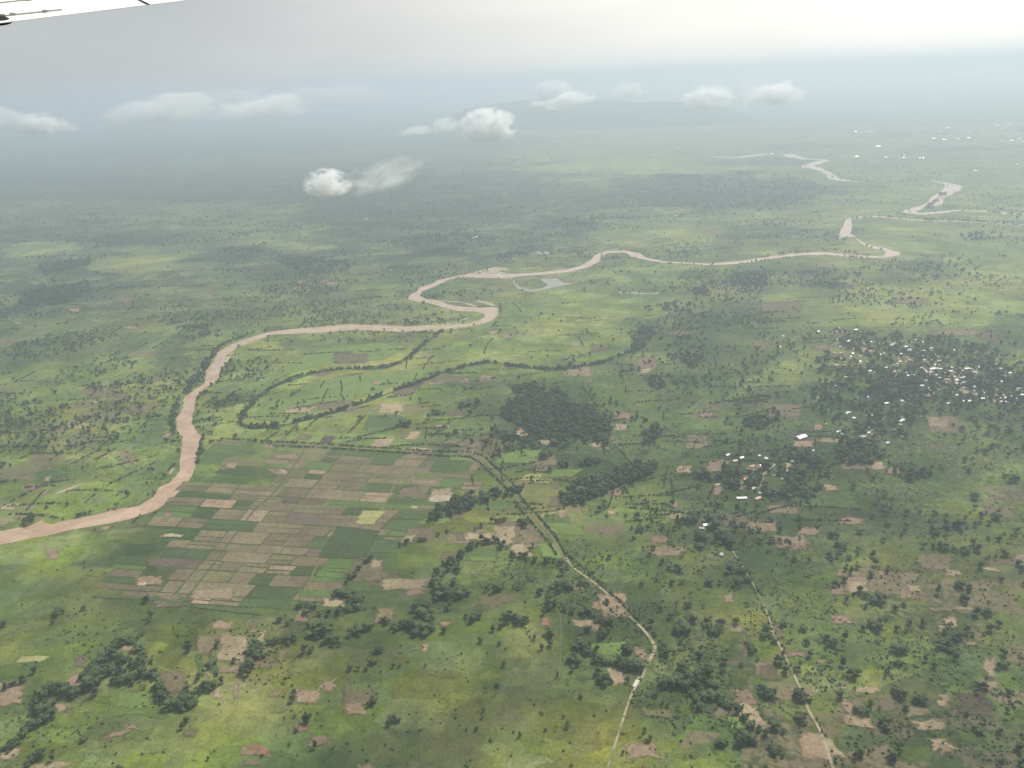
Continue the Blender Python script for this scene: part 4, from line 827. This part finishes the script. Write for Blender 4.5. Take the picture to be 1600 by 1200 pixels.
tp = np.concatenate(tp); ts = np.concatenate(ts)
kinds = [joined(300 + i, s, True, M['leaf']) for i, s in enumerate(['round', 'tall', 'flat', 'round', 'round'])]
make_scatter('trees', tp, ts * 1.1, kinds, 'dark green trees of woods, hedges, river banks and village gardens', 'trees', 4)
# low scrub
x, y, r, g = wild(170000, 850, 8000, .80, .95, 23)
D_, G_, B_ = cover(x, y)
cl = fbm(x, y, 60, 81, 3)
_, py = to_px(x, y)
prob = np.where(D_ < 3, .25, 1) * np.clip((D_ / 9 + .05) * np.clip((cl - .44) * 8, .03, 1)* 1.2, 0, 1) * .75
k = (g.random(len(x)) < prob) & keep_land(x, y); x, y = x[k], y[k]
skinds = [joined(400 + i, 'shrub', False, M['leaf2']) for i in range(4)]
make_scatter('scrub', np.stack([x, y, np.zeros(len(x))], 1), 1.5 + 3.6 * g.random(len(x)) ** 1.7, skinds, 'low green scrub dotted over the savanna', 'scrub', 5)
print('trees', len(tp), 'scrub', len(x), 'fields', nfield, 'single', len(single))

# ------------------------------------------------------------------ houses
def metal_fn(c):
    def fn(t, b):
        rnd = t.n('ShaderNodeObjectInfo').outputs['Random']
        n = t.noise(objco(t), .9, 4, .6)
        t.put(b, 'Base Color', hsv(t, c, .5, 1.0, t.math('MULTIPLY', t.lin(n, .3, .7, .85, 1.05), t.lin(rnd, 0, 1, .82, 1.05))))
        b.inputs['Metallic'].default_value = .25; b.inputs['Roughness'].default_value = .42
        w = t.n('ShaderNodeTexWave', {'wave_type': 'BANDS', 'bands_direction': 'X'}, Vector=objco(t), Scale=2.0).outputs[0]
        t.put(b, 'Normal', t.n('ShaderNodeBump', None, Strength=.3, Distance=.05, Height=w).outputs[0])
    return fn
M['roof_white'] = pmat('roof_sheet_white', metal_fn((.80, .81, .81)))
M['roof_glint'] = pmat('roof_sheet_glint', metal_fn((.88, .89, .90)))  # sun glint on the far roofs, painted as a paler base colour
M['roof_tan'] = pmat('roof_sheet_rusty', metal_fn((.42, .30, .21)))
M['roof_grey'] = pmat('roof_sheet_grey', metal_fn((.50, .51, .52)))
M['wall'] = pmat('mud_wall', lambda t, b: t.put(b, 'Base Color', t.mix(t.noise(objco(t), .8, 4, .6), (.40, .27, .17), (.52, .40, .28))))
M['door'] = pmat('plank_door', lambda t, b: t.put(b, 'Base Color', t.mix(t.noise(objco(t), 2.5, 3, .5), (.08, .06, .045), (.13, .10, .07))))
def box(bm, x0, x1, y0, y1, z0, z1):
    v = [bm.verts.new((x, y, z)) for x in (x0, x1) for y in (y0, y1) for z in (z0, z1)]
    for f in ((0, 1, 3, 2), (4, 6, 7, 5), (0, 4, 5, 1), (2, 3, 7, 6), (0, 2, 6, 4), (1, 5, 7, 3)): bm.faces.new([v[i] for i in f])
def house_meshes(L, W, H, rise, hip=False):
    bm = bmesh.new(); l, w = L / 2, W / 2
    box(bm, -l, l, -w, w, 0, H)
    for s in (-1, 1):                               # gable ends
        if not hip:
            a = [bm.verts.new(p) for p in ((s * l, -w, H), (s * l, w, H), (s * l, 0, H + rise * .93))]; bm.faces.new(a if s > 0 else a[::-1])
    wall = bm_mesh('wall', bm)
    bm = bmesh.new(); e = .6; hl = l * .55 if hip else l + e
    for dz in (0.0, .12):
        z0 = H - .12 + dz; z1 = H + rise + dz
        A = [bm.verts.new(p) for p in ((-l - e, -w - e, z0), (l + e, -w - e, z0), (l + e, w + e, z0), (-l - e, w + e, z0))]
        B = [bm.verts.new(p) for p in ((-hl, 0, z1), (hl, 0, z1))]
        fs = [(A[0], A[1], B[1], B[0]), (A[2], A[3], B[0], B[1])]
        if hip: fs += [(A[1], A[2], B[1]), (A[3], A[0], B[0])]
        for f in fs: bm.faces.new(f if dz else f[::-1])
    roof = bm_mesh('roof', bm)
    bm = bmesh.new(); box(bm, -.5, .5, -w - .06, -w - .003, 0, 2.0); door = bm_mesh('door', bm)
    bm = bmesh.new(); box(bm, -.45, .45, -w - .05, -w - .003, 1.0, 1.9); win = bm_mesh('window', bm)
    return wall, roof, door, win
HP = [house_meshes(12, 6.5, 2.6, 1.8), house_meshes(9, 6, 2.5, 1.6), house_meshes(7, 6, 2.4, 1.9, True), house_meshes(20, 7, 3.0, 1.7), house_meshes(26, 15, 4.2, 3.0)]
for w_, r_, d_, i_ in HP:
    w_.materials.append(M['wall']); d_.materials.append(M['door']); i_.materials.append(M['door'])
ROOFS = {}
def roof_variant(k, mt):
    if (k, mt) not in ROOFS: me = HP[k][1].copy(); me.materials.append(M[mt]); ROOFS[(k, mt)] = me
    return ROOFS[(k, mt)]
HS = []
def Hs(ox, oy, s, txt, big=0):
    for w in txt.split():
        a = w.split(','); HS.append((ox + float(a[0]) / s, oy + float(a[1]) / s, a[2] if len(a) > 2 else '0', big))
Hs(1200, 480, 4, "95,180 72,247 313,150,1 445,132,3t 548,140 428,203 502,210,1 600,230,3t 712,228,3 795,222,1 780,240,4 842,215 895,215 972,215 860,245 527,289,1 697,295 727,288 833,290,1 753,338 808,352 1018,255 1010,270 1032,296 960,307,3 1040,325 1102,320 1125,305 1167,267 1077,384,1 1025,386,3 1048,422,1 945,318 1140,398 1178,378 1248,384,3 1230,436,1 1295,405 1393,373 1376,390 1450,386,3 1440,466,3 1305,458 1358,523,3 1432,516 1468,567,3 1530,572,3 1467,590,3g 1242,587,3 1420,590,3t 868,427 905,425 830,523,3 910,502 960,490 1018,554,1 1280,495 620,560,1 715,572,1 740,600 840,587 636,675,1 692,687,1 832,708,3 490,663 535,692 627,783,1 608,770 960,683 205,814,4 38,912,1 188,937,1 150,963,1 120,1025,1 1520,465 1535,460 1590,548 985,280 1000,262 880,262 1340,570 930,425 1010,505 1205,440 1095,410 640,215 1060,360 990,345")
Hs(900, 600, 4, "1145,447 1155,508 1112,656,1 1035,714,3 1150,682 965,600,t 825,880,3 785,902 908,1067,1 880,630,t 1100,515,t 1188,468 950,640,t 1135,715,t")
nnear = len(HS)
Hs(1060, 0, 2.963, "820,608 895,608 1008,618 1090,618 1140,603 1205,608 1245,590 1243,641 1255,625 1230,645 1320,572 1313,598 1300,645 1345,638 1388,635 1428,643 1500,650 1555,553 1515,585 1490,600 1450,610 1565,615 1580,640 1590,655 1370,660 923,678 805,720 825,724 1045,717 1043,728 1125,732 1565,760 1585,775 1375,790 430,710 120,603 865,727 960,727 5,685 1475,580 1530,570 1405,600 1440,585 1270,610 1290,640 1180,640 1350,610 1095,550 1465,660 1540,650", 1)
Hs(530, 300, 2.963, "1555,108 125,125 435,215 635,208 470,195 235,225 620,212", 2)
HL = [("the big white hall", 1251, 684), ("the orange village clearing", 1503, 583), ("the small orange village yard", 1425, 567), ("the bare strip above the village", 1312, 516),
      ("the tan village lane", 1515, 612), ("the pink yard below the village", 1453, 618), ("the left tip of the hamlet", 1130, 755), ("the hamlet's lower clearing", 1180, 765),
      ("the yard near the brown oval field", 1347, 674), ("the lone hut below the hamlet", 1106, 820), ("the village's upper left outskirts", 1220, 530), ("the top row of the village", 1395, 535),
      ("the wooded village left edge", 1340, 550), ("the village's right edge", 1598, 600), ("the middle of the village", 1420, 610), ("the brown oval field", 1440, 652), ("the upper right village row", 1460, 550),
      ("the largest far white roof", 1371, 229), ("the far town's right end", 1590, 210), ("the far town's middle", 1500, 200), ("the far town's left part", 1400, 205), ("the wide far river bend", 1270, 250), ("the right edge beyond the river", 1590, 258), ("the far left river reach", 1150, 235),
      ("the dark wood above the second bend", 680, 368), ("the cloud over the left plain", 560, 330), ("the far river's dark ridge", 1050, 335)]
RV = random.Random(31)
for _ in range(190):
    t_ = RV.random(); px_ = 1300 + 300 * RV.random(); py_ = 532 + (px_ - 1300) * .18 + RV.gauss(22, 18)
    q_ = RV.random()
    if q_ < .13: px_, py_ = RV.uniform(1290, 1420), RV.uniform(640, 700)
    elif q_ < .17: px_, py_ = RV.uniform(1120, 1270), RV.uniform(690, 780)
    if py_ > 632 and q_ < .22: HS.append((px_, py_, RV.choice(['0', '0g', '0t', '0t']), 0)); continue
    if py_ > 632: continue
    HS.append((px_, py_, RV.choice(['0', '0', '0g', '0t', '0t', '1t']), 0))
hb = {}
for h_ in HS:
    d, i = min((math.hypot(h_[0] - L_[1], (h_[1] - L_[2]) * 1.5), i) for i, L_ in enumerate(HL)); hb.setdefault(i, []).append((d, h_))
RI = random.Random(9)
HOUSES = []
for i, lst in hb.items():
    lst.sort()
    for j, (d, (px, py, c, big)) in enumerate(lst):
        k_ = int(c[0]) if c[0].isdigit() else 0
        if c[0] == '0': k_ = RI.choice([0, 1, 1, 2])
        mt = 'roof_tan' if 't' in c else 'roof_grey' if 'g' in c or RI.random() < .2 else 'roof_white'
        P = at(px, py + 1); root = bpy.data.objects.new('house', None); COL.objects.link(root); root.location = P; HOUSES.append((P.x, P.y))
        root.rotation_euler = (0, 0, RI.choice([0.1, .25, -.15, .4, 1.4]) + RI.uniform(-.15, .15))
        if big == 1: mt = 'roof_glint' if RI.random() < .7 else mt; s = RI.uniform(1.3, 2.3) * (1.8 if i == 17 and j == 0 else 1); k_ = RI.choice([0, 3, 3])
        elif big == 2: s = 1.6
        else: s = RI.uniform(.9, 1.2)
        root.scale = (s, s, s)
        cw = {'roof_tan': 'tan roofed', 'roof_grey': 'grey roofed', 'roof_white': 'white roofed', 'roof_glint': 'white roofed'}[mt]
        kw = {3: 'long', 4: 'large', 2: 'square', 1: 'small', 0: 'small'}[k_]
        tag(root, f"{kw} {cw} house {ORD[j] if j < 20 else 'beyond twentieth nearest'} to {HL[i][0]}", 'house', 'houses of the far town' if big else 'houses of the village and hamlet')
        wl, rf, dr, wn = HP[k_]
        mesh_obj('wall', wl, parent=root); mesh_obj('roof', roof_variant(k_, mt), parent=root)
        if not big:
            mesh_obj('door', dr, parent=root)
            for sx in (-1, 1):
                o = mesh_obj('window', wn, parent=root); o.location.x = sx * {0: 3.6, 1: 2.8, 2: 2.2, 3: 6, 4: 8}[k_]

# culvert on the track
def culvert():
    root = bpy.data.objects.new('culvert', None); COL.objects.link(root); P = at(994, 1069); root.location = P
    d = at(1000, 1058) - P; root.rotation_euler = (0, 0, math.atan2(d.y, d.x))
    conc = pmat('concrete', lambda t, b: t.put(b, 'Base Color', t.mix(t.noise(objco(t), .7, 4, .6), (.50, .44, .34), (.66, .60, .48))))
    bm = bmesh.new(); box(bm, -8.5, 8.5, -3, 3, 0.9, 1.9); mesh_obj('deck', bm_mesh('deck', bm), [conc], root)
    for s in (-1, 1):
        bm = bmesh.new(); box(bm, -8, 8, s * 3.0 - .15, s * 3.0 + .15, 1.903, 2.7); mesh_obj('parapet', bm_mesh('parapet', bm), [conc], root)
    tag(root, 'pale concrete culvert carrying the dirt track over the ditch', 'culvert')
culvert()

# ------------------------------------------------------------------ aircraft wing at the top left
def wing():
    paint = pmat('white_paint', lambda t, b: (t.put(b, 'Base Color', t.mix(t.noise(objco(t), 2.0, 4, .6), (.80, .80, .76), (.86, .86, .82))), b.inputs['Roughness'].__setattr__('default_value', .4), b.inputs['Specular IOR Level'].__setattr__('default_value', .4)))
    seam = pmat('seam_sealant', lambda t, b: t.put(b, 'Base Color', (.32, .32, .28)))
    black = pmat('black_rubber', lambda t, b: t.put(b, 'Base Color', (.02, .02, .02)))
    O = Vector((0, 0, ALT))
    def on(px, py, dist): return O + ray(px, py).normalized() * dist
    A, B = on(0, 35.5, 6.0), on(290, 0, 7.6)        # two points of the visible edge
    sp = (B - A).normalized()                        # spanwise
    # the upper skin climbs away from the viewer
    back = Vector((A.x, A.y, 0)).normalized(); back = (back - sp * back.dot(sp)).normalized()
    nup = sp.cross(back); nup = nup if nup.z > 0 else -nup
    tilt = math.radians(26)
    ch = (back * math.cos(tilt) + nup * math.sin(tilt)); ch.normalize(); nrm = sp.cross(ch); nrm = nrm if nrm.z > 0 else -nrm
    def W(s, c, h=0.0): return A + sp * s + ch * c + nrm * h
    root = bpy.data.objects.new('aeroplane_wing', None); COL.objects.link(root); root.location = A
    tag(root, 'white aeroplane wing tip with panel seams crossing the top left corner', 'aeroplane wing')
    def part(name, V, Fc, mat):
        me = bpy.data.meshes.new(name); me.from_pydata([tuple(v - A) for v in V], [], Fc); me.update(); o = mesh_obj(name, me, [mat], root); return o
    def slab(name, s0, s1, prof, mat):
        n = len(prof); V = [W(s0, c, h) for c, h in prof] + [W(s1, c, h) for c, h in prof]
        Fc = [(i, (i + 1) % n, n + (i + 1) % n, n + i) for i in range(n)] + [tuple(range(n))[::-1], tuple(range(n, 2 * n))]
        return part(name, V, Fc, mat)
    def onskin(px, py, h=.0):                        # where a line of sight meets the upper skin
        d = ray(px, py); q = A + nrm * h; k = (q - O).dot(nrm) / d.dot(nrm); P = O + d * k; return (P - A).dot(sp), (P - A).dot(ch)
    te = [(0, -.004), (.0, .0), (.16, .006), (.34, .008), (.34, -.05), (.16, -.03)]
    main = [(.346, .008), (.7, .02), (1.1, .012), (1.5, -.04), (1.62, -.12), (1.5, -.19), (1.1, -.21), (.7, -.17), (.346, -.08)]
    cut = onskin(228, 7)[0]
    slab('flap', -3.2, cut - .004, te, paint)
    slab('aileron', cut + .004, 3.4, te, paint)
    slab('main_skin', -3.2, 3.4, main, paint)
    def seamline(name, p0, p1, w, mat, lift=.006):
        (s0, c0), (s1, c1) = onskin(*p0), onskin(*p1); d = Vector((s1 - s0, c1 - c0, 0)).normalized(); q = Vector((-d.y, d.x, 0)) * w * .5
        hs = lambda c: (.0375 * c if c < .16 else .006) + .003
        V = []
        for (a_, b_) in ((s0, c0), (s1, c1)):
            for sg in (1, -1):
                for h in (0, lift): V.append(W(a_ + q.x * sg, b_ + q.y * sg, hs(b_) + h))
        part(name, V, [(0, 1, 3, 2), (4, 6, 7, 5), (0, 4, 5, 1), (2, 3, 7, 6), (1, 5, 7, 3), (0, 2, 6, 4)], mat)
    seamline('seam', (-60, 14), (110, -5), .006, seam)
    seamline('seam', (-60, 34.0), (97, 16.8), .007, seam)
    seamline('aileron_gap', (205, -4), (233, 8.2), .013, black)
    for p in ((45, 2.6), (20, 24.8), (71, 19.9), (3, 26.8)):
        seamline('hinge', (p[0] - 3, p[1] + .3), (p[0] + 3, p[1] - .3), .016, seam, .012)
    bm = bmesh.new(); bmesh.ops.create_uvsphere(bm, u_segments=24, v_segments=14, radius=1)
    R3 = Matrix((sp, ch, nrm)).transposed()
    for v in bm.verts: v.co = R3 @ (Vector((v.co.x * .11, v.co.y * .06, v.co.z * .022)) + Vector((onskin(11, 34)[0],   .07, -.012)))
    mesh_obj('hinge_fairing', bm_mesh('hinge_fairing', bm), [black], root)
wing()

# ------------------------------------------------------------------ clouds
def cloud(px, py, w, h, dens, tiltpx=0, seed=1, base=560.0):
    g0 = at(px, py, base); d = (g0 - Vector((0, 0, ALT))).length
    if d > 30000: 
        g0 = Vector((0, 0, ALT)) + (g0 - Vector((0, 0, ALT))) * (30000 / d); d = 30000
    X = w / F * d * .46; Z = h / F * d * .5
    bm = bmesh.new(); bmesh.ops.create_icosphere(bm, subdivisions=3, radius=1)
    me = bm_mesh('cloud', bm)
    mt = bpy.data.materials.new('cloud_vapour'); mt.use_nodes = True; t = NT(mt.node_tree)
    p = objco(t); q = t.vmath('MULTIPLY', t.vmath('ADD', p, (seed * 3.7, seed * 1.3, seed * .7)), (1.0, 1.0, .8))
    n = t.noise(q, 1.9, 8, .68, .7)
    ln = t.vmath('LENGTH', p); sz = t.n('ShaderNodeSeparateXYZ', None, i0=p).outputs[2]
    shape = t.math('SUBTRACT', 1.0, ln)
    sh = t.math('ADD', t.math('MULTIPLY', shape, 1.6), t.math('MULTIPLY', t.math('SUBTRACT', n, .5), 7.5))
    den = t.ramp(sh, .5, .85)
    den = t.math('MULTIPLY', den, t.ramp(shape, .0, .22)); den = t.math('MULTIPLY', den, t.ramp(sz, -.75, -.35))
    s = t.n('ShaderNodeVolumeScatter', None, Color=(1, 1, 1), Density=t.math('MULTIPLY', den, dens * .42 / (X * .5)), Anisotropy=0.0)
    t.n('ShaderNodeOutputMaterial', None, Volume=s.outputs[0])
    o = mesh_obj('cloud', me, [mt]); o.scale = (X, X * .7, Z)
    up = Z * .7
    o.location = (g0.x, g0.y, base + up)
    az = math.atan2(g0.x, g0.y); o.rotation_euler = (0, -math.radians(tiltpx), -az)
    return o
CL = [(765,222,105,62,10,0,"bright white puffy cloud hanging alone above the centre of the plain"), (514,308,86,52,6,0,"white cloud head at the left end of the wispy cloud"), (598,300,160,60,1.1,14,"thin wispy cloud trailing right from the white cloud head"),
      (68,212,75,36,9,0,"small white cloud second from the left edge"), (8,202,80,34,9,0,"white cloud cut by the left edge"), (110,206,34,14,2,0,"tiny cloud right of the two left edge clouds"),
      (262,196,190,52,7,5,"long pale cloud bank left of centre on the horizon"), (410,189,180,44,7,4,"pale cloud bank right of the long one on the left horizon"), (365,170,170,34,5,0,"faint cloud bank above the left cloud banks"), (520,164,230,34,6,0,"hazy wide cloud above the left centre horizon"),
      (865,156,75,36,11,0,"small puffy cloud, upper of the pair right of centre"), (890,170,95,32,10,8,"flat cloud, lower of the pair right of centre"), (840,168,36,14,2.5,0,"tiny cloud left of the lower one of the pair"),
      (1105,171,95,44,9,3,"white ragged cloud, left of the right hand pair"), (1208,166,110,42,10,5,"bright long cloud, right of the right hand pair"), (1178,156,70,38,1.6,12,"thin cloud rising behind the right hand pair"),
      (980,154,60,28,7,0,"small faint cloud between the two pairs"), (932,134,45,10,1.6,0,"thin streak of cloud above the small faint cloud"), (650,212,64,18,2.2,4,"low thin cloud far left of the bright puffy cloud"), (697,209,62,30,2.6,8,"small cloud just left of the bright puffy cloud"),
      (668,152,54,18,2,0,"faint cloud above the left neighbour of the puffy cloud"), (690,132,90,24,1.0,0,"very faint cloud high on the horizon near centre"), (1385,96,80,16,1.2,0,"faint cloud on the right horizon"), (1505,123,50,10,1.6,0,"thin streak of cloud low on the right"),
      (100,172,170,24,1.2,0,"faint veil of cloud on the far left horizon")]
for i, (px, py, w, h, dn, tl, lb) in enumerate(CL):
    o = cloud(px, py, w, h, dn, tl, seed=i + 2); tag(o, lb, 'cloud', 'clouds over the plain')

# ------------------------------------------------------------------ the hazy air
def haze():
    bm = bmesh.new(); box(bm, -61500, 61500, -61500, 61500, -4.0, 1060)
    mt = bpy.data.materials.new('hazy_air'); mt.use_nodes = True; t = NT(mt.node_tree)
    v = t.n('ShaderNodeVolumePrincipled', None, Color=(.60, .688, .778), Density=1.12e-4, Anisotropy=.35)
    t.n('ShaderNodeOutputMaterial', None, Volume=v.outputs[0])
    o = mesh_obj('haze', bm_mesh('haze', bm), [mt]); tag(o, 'pale humid haze lying over the whole plain', 'haze', kind='stuff')
haze()
